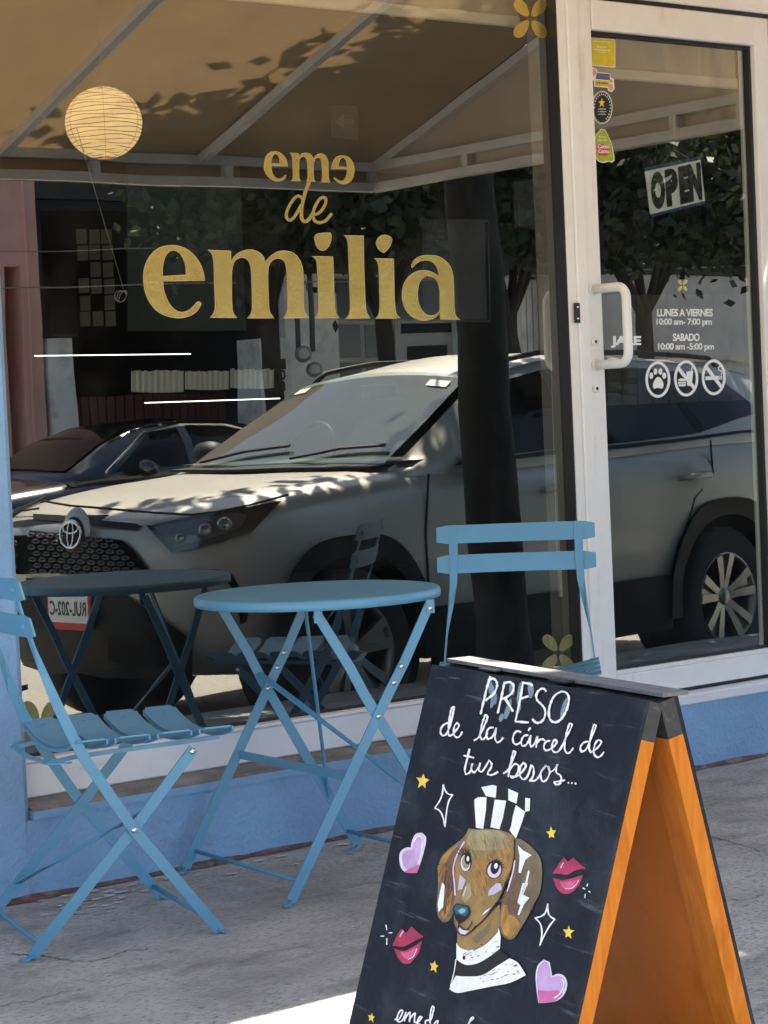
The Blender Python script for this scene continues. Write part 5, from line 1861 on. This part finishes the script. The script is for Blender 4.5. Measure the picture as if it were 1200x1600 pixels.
ST = [
 (0.00, [(0,.50),(.25,.50),(.30,.56),(.32,.70),(.31,.84),(.29,.92),(.15,.95),(0,.955)]),
 (0.08, [(0,.40),(.45,.40),(.52,.48),(.55,.70),(.54,.87),(.50,.975),(.28,1.005),(0,1.01)]),
 (0.22, [(0,.33),(.62,.33),(.72,.46),(.77,.70),(.75,.90),(.68,1.015),(.38,1.045),(0,1.05)]),
 (0.45, [(0,.28),(.70,.28),(.86,.46),(.89,.72),(.88,.95),(.80,1.06),(.45,1.085),(0,1.085)]),
 (0.80, [(0,.25),(.75,.25),(.90,.46),(.93,.76),(.915,1.0),(.84,1.105),(.46,1.115),(0,1.11)]),
 (1.15, [(0,.24),(.78,.24),(.90,.46),(.93,.78),(.915,1.03),(.85,1.135),(.47,1.14),(0,1.13)]),
 (1.50, [(0,.24),(.80,.24),(.90,.42),(.92,.78),(.91,1.03),(.87,1.15),(.5,1.155),(0,1.15)]),
 (2.20, [(0,.24),(.80,.24),(.90,.42),(.92,.78),(.91,1.04),(.87,1.16),(.5,1.165),(0,1.165)]),
 (3.00, [(0,.24),(.80,.24),(.90,.42),(.92,.78),(.915,1.06),(.87,1.18),(.5,1.19),(0,1.19)]),
 (3.60, [(0,.26),(.80,.26),(.91,.44),(.935,.80),(.92,1.08),(.87,1.20),(.5,1.21),(0,1.21)]),
 (4.10, [(0,.30),(.80,.30),(.90,.46),(.925,.80),(.91,1.09),(.85,1.20),(.5,1.21),(0,1.21)]),
 (4.40, [(0,.36),(.76,.36),(.85,.52),(.88,.80),(.86,1.06),(.80,1.17),(.45,1.18),(0,1.18)]),
 (4.58, [(0,.48),(.60,.48),(.68,.58),(.72,.80),(.70,.98),(.64,1.06),(.35,1.08),(0,1.08)])]
bm_ = MB()
loft(bm_, [(s_ * SS, [(w_ * SS, z_ * SS) for w_, z_ in h]) for s_, h in ST])
body = bm_.build('body', [M['car_paint']], suv)
cuts = []
for s_ in (.90, 3.56):
    for sg in (-1, 1):
        cm = MB()
        cm.lathe(Vector((s_, sg * .55, .39)) * SS, (0, sg, 0), [(0, 0), (.42 * SS, 0), (.42 * SS, .6), (0, .6)], 40)
        co_ = cm.build('cutter', [M['car_black']], suv)
        cuts.append(co_)
refine(body, 2, cuts)
for c in cuts:
    me = c.data
    bpy.data.objects.remove(c)
    bpy.data.meshes.remove(me)
for s_ in (.90, 3.56):
    for sg in (-1, 1):
        wheel(suv, s_, sg * .915, .365, 0, .235, sg, SS)
    lin = MB()
    for sg in (-1, 1):
        lin.lathe(Vector((s_, sg * .60, .39)) * SS, (0, sg, 0), [(0, 0), (.415 * SS, 0), (.415 * SS, .30 * SS)], 36)
    lin.build('wheel_arch_liner', M['car_black'], suv)
# black cladding: flares and sills
for s_, nm in ((.90, 'front'), (3.56, 'rear')):
    for sg in (-1, 1):
        outer = [(-.50, .30), (-.475, .52), (-.36, .74), (-.22, .855), (0, .885), (.22, .855), (.36, .74), (.475, .52), (.50, .30)]
        inner = [(-.405, .30), (-.395, .50), (-.30, .67), (-.17, .765), (0, .795), (.17, .765), (.30, .67), (.395, .50), (.405, .30)]
        outer = smooth_loop(outer, 4, False)
        inner = smooth_loop(inner, 4, False)
        mb = MB()
        vs, fs = [], []
        k = len(outer)
        for (a, b) in zip(outer, inner):
            for (q, wv) in ((a, .925), (a, .945), (b, .938), (b, .80)):
                vs.append(Vector((s_ + q[0], sg * wv, q[1])) * SS)
        for i in range(k - 1):
            for j in range(3):
                f = (4 * i + j, 4 * i + j + 1, 4 * i + 4 + j + 1, 4 * i + 4 + j)
                fs.append(f if sg > 0 else tuple(reversed(f)))
        mb.add(vs, fs, 0, False)
        mb.build('arch_flare', M['car_black'], suv)
for sg in (-1, 1):
    mb = MB()
    mb.poly([Vector(p) * SS for p in ((1.38, sg * .895, .25), (3.08, sg * .895, .25), (3.08, sg * .895, .52), (1.38, sg * .895, .52))], (0, sg, 0), .035 * SS)
    mb.build('sill_cladding', M['car_black'], suv)
# cabin
GH = [(1.32, .84, 1.13, .80, 1.135, .76, 1.14, 1.15), (1.70, .86, 1.15, .79, 1.24, .69, 1.35, 1.385), (2.06, .865, 1.155, .755, 1.37, .63, 1.55, 1.60),
      (2.5, .865, 1.16, .745, 1.41, .61, 1.615, 1.672), (3.2, .865, 1.175, .74, 1.41, .605, 1.615, 1.68), (3.85, .86, 1.20, .735, 1.41, .60, 1.575, 1.635),
      (4.25, .83, 1.20, .71, 1.38, .58, 1.52, 1.57), (4.47, .79, 1.16, .72, 1.24, .60, 1.32, 1.34)]
def gh(s_):
    return [interp([(g[0], g[i]) for g in GH], s_) for i in range(1, 8)]
def gh_top(s_, f):                               # f in -1..1 across the roof / windscreen
    wb_, zb_, wm, zm, wt, zt_, zc_ = gh(s_)
    return Vector((s_, wt * f, zc_ - (zc_ - zt_) * f * f))
def gh_side(s_, f, sg=1, off=0.0):               # f 0 belt .. 1 roof edge
    wb_, zb_, wm, zm, wt, zt_, zc_ = gh(s_)
    if f < .5:
        return Vector((s_, sg * (wb_ + (wm - wb_) * f * 2 + off), zb_ + (zm - zb_) * f * 2))
    return Vector((s_, sg * (wm + (wt - wm) * (f * 2 - 1) + off), zm + (zt_ - zm) * (f * 2 - 1)))
stn = []
ss_ = [1.32 + (4.47 - 1.32) * i / 40 for i in range(41)]
for s_ in ss_:
    wb_, zb_, wm, zm, wt, zt_, zc_ = gh(s_)
    half = [(0, zb_ - .12), (wb_, zb_ - .1), (wb_, zb_), (wm, zm), (wt + .015, zt_ - .02)] + [(wt * f, zc_ - (zc_ - zt_) * f * f) for f in (1, .8, .6, .4, .2, 0)]
    stn.append((s_ * SS, [(a * SS, b * SS) for a, b in half]))
cb_ = MB()
loft(cb_, stn)
nr_ = len(stn[0][1]) * 2 - 2                      # leave the windscreen opening free
keep = []
for fi, f in enumerate(cb_.f):
    c = sum((cb_.v[i] for i in f), Vector()) / len(f) / SS
    wt = gh(c.x)[4]
    inside = 1.40 < c.x < 2.02 and abs(c.y) < wt * .95 and c.z > gh(c.x)[1] - .02
    if not inside or len(f) > 4:
        keep.append(fi)
cb_.f = [cb_.f[i] for i in keep]; cb_.mi = [cb_.mi[i] for i in keep]; cb_.sm = [cb_.sm[i] for i in keep]
cb_.build('cabin', M['car_paint'], suv)
sv = flat('seat_grey', (.16, .15, .13), .8, .15, 8)
ib = MB()
ib.box(Vector((1.36, -.80, 1.168)) * SS, Vector((3.6, .80, 1.180)) * SS)
ib.build('dashboard', flat('dash', (.035, .035, .035), .7, .2, 9), suv)
for sg in (-1, 1):
    sx = MB()
    sx.lathe(Vector((2.42, sg * .38, 1.10)) * SS, (.25, 0, 1), [(.24 * SS, 0), (.245 * SS, .12 * SS), (.20 * SS, .24 * SS), (.08 * SS, .28 * SS), (0, .285 * SS)], 16)
    sx.build('seat', sv, suv)
    sx = MB()
    sx.lathe(Vector((2.50, sg * .38, 1.40)) * SS, (.2, 0, 1), [(0, -.09 * SS), (.10 * SS, -.07 * SS), (.13 * SS, 0), (.11 * SS, .08 * SS), (0, .10 * SS)], 16)
    sx.build('headrest', sv, suv)
sw_ = MB()
sw_.tube([Vector((1.86 + .06 * math.sin(a), -.38 + .17 * math.cos(a), 1.21 + .15 * math.sin(a))) * SS for a in [2 * math.pi * k / 24 for k in range(25)]], .016, 8)
sw_.build('steering_wheel', M['rubber'], suv)
mv = MB()
mv.box(Vector((1.98, -.13, 1.475)) * SS, Vector((2.01, .13, 1.54)) * SS, 0, .01)
mv.build('rear_view_mirror', M['rubber'], suv)
ws = MB()
vs, fs = [], []
nu, nv = 24, 14
for j in range(nv + 1):
    s_ = 1.345 + (2.035 - 1.345) * j / nv
    for i in range(nu + 1):
        f = -.93 + 1.86 * i / nu
        bowl = -.13 * (1 - f * f) * (1 - j / nv) * .7
        p = gh_top(s_, f) + Vector((-.010, 0, .012))
        vs.append(p * SS)
for j in range(nv):
    for i in range(nu):
        k = j * (nu + 1) + i
        fs.append((k, k + nu + 1, k + nu + 2, k + 1))
ws.add(vs, fs, 0, True)
wso = ws.build('windshield', M['screen'], suv)
for (s_, f0, f1) in ((1.93, -.84, -.70), (1.93, .62, .84)):
    q = MB()
    q.add([(gh_top(a, f) + Vector((-.014, 0, .017))) * SS for a, f in ((s_, f0), (s_, f1), (s_ + .045, f1), (s_ + .045, f0))], [(0, 1, 2, 3)])
    q.build('windshield_sticker', M['stick_white'], wso)
def side_patch(parent, name, quads, material, sg, off=.008):
    for (sa, fa, sb_, fb_, sc, fc, sd_, fd) in quads:        # a bottom-front, b bottom-rear, c top-rear, d top-front
        mb = MB()
        vs, fs = [], []
        n1, n2 = 8, 8
        for j in range(n2 + 1):
            v = j / n2
            for i in range(n1 + 1):
                u = i / n1
                s_ = (sa + (sb_ - sa) * u) * (1 - v) + (sd_ + (sc - sd_) * u) * v
                f = (fa + (fb_ - fa) * u) * (1 - v) + (fd + (fc - fd) * u) * v
                vs.append(gh_side(s_, f, sg, off) * SS)
        for j in range(n2):
            for i in range(n1):
                k = j * (n1 + 1) + i
                f4 = (k, k + 1, k + n1 + 2, k + n1 + 1)
                fs.append(f4 if sg < 0 else tuple(reversed(f4)))
        mb.add(vs, fs, 0, True)
        mb.build(name, material, parent)
for sg in (-1, 1):
    side_patch(suv, 'side_window', [(1.66, .06, 2.50, .06, 2.46, .90, 2.12, .88), (2.56, .06, 3.44, .08, 3.30, .90, 2.54, .90), (3.52, .10, 4.10, .28, 3.86, .84, 3.38, .88)], M['car_glass'], sg)
    side_patch(suv, 'window_trim', [(1.62, .0, 4.10, .02, 4.10, .05, 1.66, .05)], M['car_black'], sg, .010)
    side_patch(suv, 'pillar_trim', [(2.505, .06, 2.555, .06, 2.535, .90, 2.465, .90), (3.445, .08, 3.515, .10, 3.375, .88, 3.305, .90)], M['car_black'], sg, .009)
    rr_ = MB()
    rr_.tube([(gh_side(s_, 1.0, sg, -.02) + Vector((0, 0, .045 if 2.15 < s_ < 3.95 else .0))) * SS for s_ in [2.12, 2.2] + [2.2 + 1.7 * i / 10 for i in range(1, 11)] + [3.98]], .014, 8)
    rr_.build('roof_rail', M['car_black'], suv)
    # mirror
    mr = MB()
    mr.lathe(Vector((1.72, sg * .99, 1.20)) * SS, (0, sg, 0), [(0, -.11), (.05, -.10), (.088, -.05), (.095, .0), (.088, .07), (.05, .11), (0, .12)], 20)
    mr.strip([Vector((1.78, sg * .85, 1.14)) * SS, Vector((1.74, sg * .93, 1.17)) * SS], (1, 0, 0), .08, .03)
    mr.build('side_mirror', M['car_black'], suv)
    # door seams and handles
    sm = MB()
    for pts in (((1.37, .55), (1.36, .86), (1.40, 1.12)), ((2.50, .52), (2.51, .85), (2.50, 1.15)), ((3.10, .53), (3.30, .90), (3.47, 1.0), (3.46, 1.18))):
        sm.strip([Vector((a, sg * (.921 if b < .95 else .913), b)) * SS for a, b in pts], (1, 0, 0), .010, .006)
    sm.build('door_seam', M['car_black'], suv)
    for sc_ in (2.26, 3.30):
        hd_ = MB()
        hd_.tube([Vector((sc_ - .11, sg * .915, 1.0)) * SS, Vector((sc_ - .09, sg * .955, 1.005)) * SS, Vector((sc_ + .09, sg * .958, 1.015)) * SS, Vector((sc_ + .12, sg * .92, 1.02)) * SS], [.012, .016, .016, .012], 10)
        hd_.build('door_handle', M['car_paint'], suv)
rs = MB()
rs.poly([Vector(p) * SS for p in ((4.10, -.58, 1.60), (4.42, -.55, 1.565), (4.42, .55, 1.565), (4.10, .58, 1.60))], (0, 0, 1), .03)
rs.build('roof_spoiler', M['car_paint'], suv)
rg_ = MB()
rg_.poly([Vector(p) * SS for p in ((4.50, -.6, 1.22), (4.50, .6, 1.22), (4.36, .52, 1.46), (4.36, -.52, 1.46))], (1, 0, .4), .02)
rg_.build('rear_window', M['car_glass'], suv)
# nose details traced on the photo
def nose_patch(name, pts, material, off=.012, th=.006, sm=False, fn=on_nose, sub=6, parent=None):
    q = smooth_loop(pts, 4) if sm else []
    if not sm:
        for i in range(len(pts)):
            a, b = pts[i], pts[(i + 1) % len(pts)]
            for j in range(sub):
                q.append((a[0] + (b[0] - a[0]) * j / sub, a[1] + (b[1] - a[1]) * j / sub))
    vs2, fs2 = shape2d([q])
    # subdivide the filled outline so it follows the curved nose
    bm = bmesh.new()
    vv = [bm.verts.new((x, y, 0)) for x, y in vs2]
    for f in fs2:
        try:
            bm.faces.new([vv[i] for i in f])
        except ValueError:
            pass
    for _ in range(3):
        es = [e for e in bm.edges if e.calc_length() > 14]
        if es:
            bmesh.ops.subdivide_edges(bm, edges=es, cuts=1)
            bmesh.ops.triangulate(bm, faces=bm.faces[:])
    bm.verts.index_update()
    P = [fn(v.co.x, v.co.y, off) for v in bm.verts]
    F = [[v.index for v in f.verts] for f in bm.faces]
    bm.free()
    mb = MB().add(P, F, 0, False)
    ob_ = mb.build(name, material, parent or suv)
    # the far half of the nose, the same shape on the other side
    ins = Vector((.004, 0, 0))
    far = MB().add([Vector((p.x, -p.y, p.z)) + ins for p in P], [list(reversed(f)) for f in F], 0, False)
    far.build(name, material, parent or suv)
    return ob_
def side_fn(px, py, off):
    return on_side(px, py, .93 + off)
nose_patch('upper_slot', [(50, 803), (100, 806), (150, 812), (212, 817), (222, 822), (210, 828), (150, 822), (95, 815), (50, 812)], M['car_black'], .012)
nose_patch('grille', [(44, 829), (110, 836), (190, 843), (206, 858), (236, 898), (232, 903), (140, 901), (80, 895), (40, 890)], M['grille'] if 'grille' in M else mat('grille', (.003, .003, .003), .7, spec=.1), .014)
gm = MB()
for r_ in range(7):
    for c_ in range(12):
        px = 46 + c_ * 15.5 + (r_ % 2) * 7.5 + r_ * .8
        py = 836 + r_ * 9.3 + (px - 46) * .055
        lim = 188 + (py - 843) * .78
        if px > lim - 6:
            continue
        pc_ = on_nose(px, py, .02)
        if pc_.y > .30:
            gm.tube([Vector((q_.x, -q_.y, q_.z)) for q_ in [on_nose(px + 5.6 * math.cos(a), py + 2.7 * math.sin(a), .02) for a in [2 * math.pi * k / 6 for k in range(7)]]], .0035, 4, 0, False)
        gm.tube([on_nose(px + 5.6 * math.cos(a), py + 2.7 * math.sin(a), .02) for a in [2 * math.pi * k / 6 for k in range(7)]], .0045, 4, 0, False)
gm.build('grille_mesh', flat('grille_bar', (.075, .075, .075), .4), suv)
nose_patch('lower_intake', [(40, 902), (120, 912), (190, 924), (225, 950), (262, 975), (300, 1003), (300, 1060), (160, 1060), (40, 1030)], M['car_black'], .016)
nose_patch('headlight', [(227, 820), (300, 806), (375, 795), (440, 783), (420, 805), (398, 828), (350, 846), (290, 860), (268, 864), (250, 845)], mat('headlight_black', (.018, .018, .02), .15, coat=1.0, spec=.8), .014)
nose_patch('headlight_lens', [(240, 822), (300, 812), (372, 801), (388, 806), (378, 824), (340, 838), (290, 850), (270, 856)], M['lamp_glass'], .018)
hl = MB()
for (px, py, r_) in ((322, 828, .030), (352, 820, .034), (282, 840, .022)):
    c = on_nose(px, py, .02)
    n = Vector((-.6, .78, 0))
    hl.lathe(Vector((c.x, -c.y, c.z)), Vector((-.6, -.78, 0)), [(r_, 0), (r_, .008), (r_ * .7, .012), (r_ * .4, .004), (0, .002)], 18)
    hl.lathe(c, n, [(r_, 0), (r_, .008), (r_ * .7, .012), (r_ * .4, .004), (0, .002)], 18)
hl.build('headlight_bulb', M['rim_dark'], suv)
nose_patch('fog_recess', [(296, 889), (340, 890), (362, 896), (374, 918), (388, 955), (384, 972), (374, 976), (372, 950), (362, 918), (348, 903), (318, 902)], M['car_black'], .014)
hs = MB()
hp_ = [on_nose(px, py, .010) for px, py in ((64, 782), (110, 790), (175, 795), (240, 800), (300, 804), (340, 801), (400, 788), (450, 774))]
hs.strip(hp_, [Vector((0, 0, 1))] * len(hp_), .010, .006)
hs.build('hood_seam', M['car_black'], suv)
hs = MB()
hs.strip([Vector((p.x, -p.y, p.z)) for p in hp_ if p.y > .25], Vector((0, 0, 1)), .010, .006)
hs.build('hood_seam', M['car_black'], suv)
cw_ = MB()
cw_.poly([Vector(p) * SS for p in ((1.22, -.72, 1.150), (1.36, -.74, 1.155), (1.36, .74, 1.155), (1.22, .72, 1.150))], (0, 0, 1), .012)
cw_.build('cowl', M['car_black'], suv)
wp = MB()
for (w0, w1) in ((-.62, -.05), (.05, .62)):
    wp.strip([gh_top(1.36, w0 / .76) * SS + Vector((-.02, 0, .03)), gh_top(1.42, (w0 + w1) / 2 / .74) * SS + Vector((-.02, 0, .035)), gh_top(1.45, w1 / .74) * SS + Vector((-.02, 0, .035))], (1, 0, .5), .018, .012)
wp.build('wiper', M['rubber'], suv)
# badge: three ovals
ce = on_nose(114, 835, .03)
ax = Vector((-1, .0, .12)).normalized()
su_, sv_ = Vector((0, 1, 0)), Vector((.12, 0, 1)).normalized()
bg_ = MB()
def oval(mb, cx, cz, rx, rz, r_):
    mb.tube([ce + ax * .012 + su_ * (cx + rx * math.cos(2 * math.pi * k / 28)) + sv_ * (cz + rz * math.sin(2 * math.pi * k / 28)) for k in range(29)], r_, 6, 0, False)
oval(bg_, 0, 0, .078, .060, .007)
oval(bg_, 0, .0, .022, .056, .005)
oval(bg_, 0, .028, .056, .024, .005)
bgo = bg_.build('badge', M['chrome'], suv)
bb = MB()
bb.lathe(ce - ax * .01, ax, [(0, .014), (.07, .014), (.085, 0)], 28)
bb.build('badge_base', M['car_black'], suv)
ch_ = MB()
ch_.lathe(ce - ax * .02 + sv_ * .022, ax, [(0, .016), (.085, .014), (.102, 0)], 28)
ch_.build('badge_surround', M['car_paint'], suv)
# number plate
pc = on_nose(107, 952, .05)
pl_ = MB()
pl_.box((pc.x, pc.y - .165, pc.z - .095), (pc.x + .012, pc.y + .165, pc.z + .095), 0, .004)
plo = pl_.build('number_plate', M['plate_red'], suv)
q = MB()
q.box((pc.x - .003, pc.y - .150, pc.z - .062), (pc.x - .0005, pc.y + .150, pc.z + .068), 0, .001)
q.build('plate_face', M['plate_white'], plo)
q = MB()
vs, fs = text2d('RUL-202-C', .02)
q.add([(pc.x - .0045, pc.y + .138 - u * .276, pc.z - .030 + v * .065) for u, v in vs], [list(f) for f in fs])
q.build('plate_number', flat('plate_ink', (.03, .03, .03), .6), plo)

# black saloon across the street
CBX = Vector((7.6, -11.1, STREET_Z))
sed = empty('parked_saloon', CBX, 'black saloon car with chrome window trim behind the silver SUV', 'car', None, (0, 0, 0))
S2 = [
 (0.0, [(0,.45),(.4,.45),(.5,.55),(.52,.68),(.5,.76),(.3,.79),(0,.80)]),
 (.25, [(0,.28),(.65,.28),(.78,.5),(.80,.7),(.74,.86),(.4,.90),(0,.91)]),
 (.8, [(0,.22),(.74,.22),(.88,.5),(.90,.75),(.82,.97),(.45,1.01),(0,1.02)]),
 (1.4, [(0,.2),(.76,.2),(.89,.5),(.91,.8),(.86,1.04),(.45,1.07),(0,1.08)]),
 (2.5, [(0,.2),(.76,.2),(.89,.5),(.91,.8),(.87,1.06),(.45,1.08),(0,1.08)]),
 (3.6, [(0,.2),(.76,.2),(.89,.5),(.91,.8),(.86,1.06),(.45,1.09),(0,1.09)]),
 (4.3, [(0,.28),(.7,.28),(.82,.5),(.85,.8),(.78,1.04),(.4,1.08),(0,1.08)]),
 (4.7, [(0,.45),(.5,.45),(.6,.6),(.64,.8),(.6,.94),(.3,.98),(0,.98)])]
b2 = MB()
loft(b2, S2)
b2o = b2.build('body', M['black_car'], sed)
refine(b2o, 2, [])
G2 = [(1.25, .80, 1.05, .76, 1.06, .70, 1.07, 1.09), (1.65, .84, 1.06, .77, 1.20, .66, 1.30, 1.33), (2.05, .85, 1.07, .74, 1.28, .58, 1.44, 1.475), (2.5, .85, 1.07, .73, 1.31, .56, 1.475, 1.51), (3.1, .84, 1.08, .73, 1.28, .56, 1.42, 1.46), (3.7, .82, 1.08, .74, 1.19, .62, 1.26, 1.30), (4.1, .78, 1.08, .74, 1.10, .66, 1.11, 1.12)]
GH_keep = GH
GH = G2
stn = []
for s_ in [1.25 + (4.1 - 1.25) * i / 30 for i in range(31)]:
    wb_, zb_, wm, zm, wt, zt_, zc_ = gh(s_)
    stn.append((s_, [(0, zb_ - .12), (wb_, zb_ - .1), (wb_, zb_), (wm, zm), (wt + .012, zt_ - .015)] + [(wt * f, zc_ - (zc_ - zt_) * f * f) for f in (1, .75, .5, .25, 0)]))
c2 = MB()
loft(c2, stn)
c2.build('cabin', M['black_car'], sed)
SSk, SS = SS, 1.0
w2 = MB()
vs, fs = [], []
for j in range(9):
    s_ = 1.29 + (2.0 - 1.29) * j / 8
    for i in range(15):
        vs.append(gh_top(s_, -.92 + 1.84 * i / 14) + Vector((-.012, 0, .014)))
for j in range(8):
    for i in range(14):
        k = j * 15 + i
        fs.append((k, k + 15, k + 16, k + 1))
w2.add(vs, fs, 0, True)
w2.build('windshield', M['car_glass'], sed)
for sg in (-1, 1):
    side_patch(sed, 'side_window', [(1.62, .06, 2.36, .06, 2.36, .86, 2.06, .84), (2.46, .06, 3.30, .06, 3.02, .86, 2.46, .88)], M['car_glass'], sg)
    ct = MB()
    ct.strip([gh_side(1.55, .06, sg, .012), gh_side(1.80, .55, sg, .012), gh_side(2.05, .88, sg, .012), gh_side(2.40, .93, sg, .012), gh_side(2.9, .91, sg, .012), gh_side(3.15, .75, sg, .012), gh_side(3.42, .06, sg, .012)], (0, sg * .3, 1), .022, .01)
    ct.build('window_trim', M['chrome'], sed)
    mr = MB()
    mr.lathe(Vector((1.85, sg * .97, 1.10)), (0, sg, 0), [(0, -.1), (.06, -.08), (.075, 0), (.06, .08), (0, .1)], 16)
    mr.build('side_mirror', M['black_car'], sed)
    for s_ in (.92, 3.72):
        wheel(sed, s_, sg * .92, .32, 0, .21, sg, 1.0)
SS = SSk
GH = GH_keep

for sg in (-1, 1):
    q = MB()
    q.add([(.02, sg * .50, .66), (.30, sg * .80, .70), (.36, sg * .80, .78), (.10, sg * .52, .78)], [(0, 1, 2, 3)] if sg < 0 else [(3, 2, 1, 0)])
    q.v = [v + Vector((-.03, sg * .02, .0)) for v in q.v]
    q.build('headlight', M['lamp_glass'], sed)
q = MB()
q.box((-.035, -.40, .52), (.02, .40, .72), 0, .01)
q.build('grille', M['car_black'], sed)
q = MB()
q.box((-.048, -.15, .40), (-.030, .15, .52), 0, .003)
q.build('number_plate', M['plate_white'], sed)
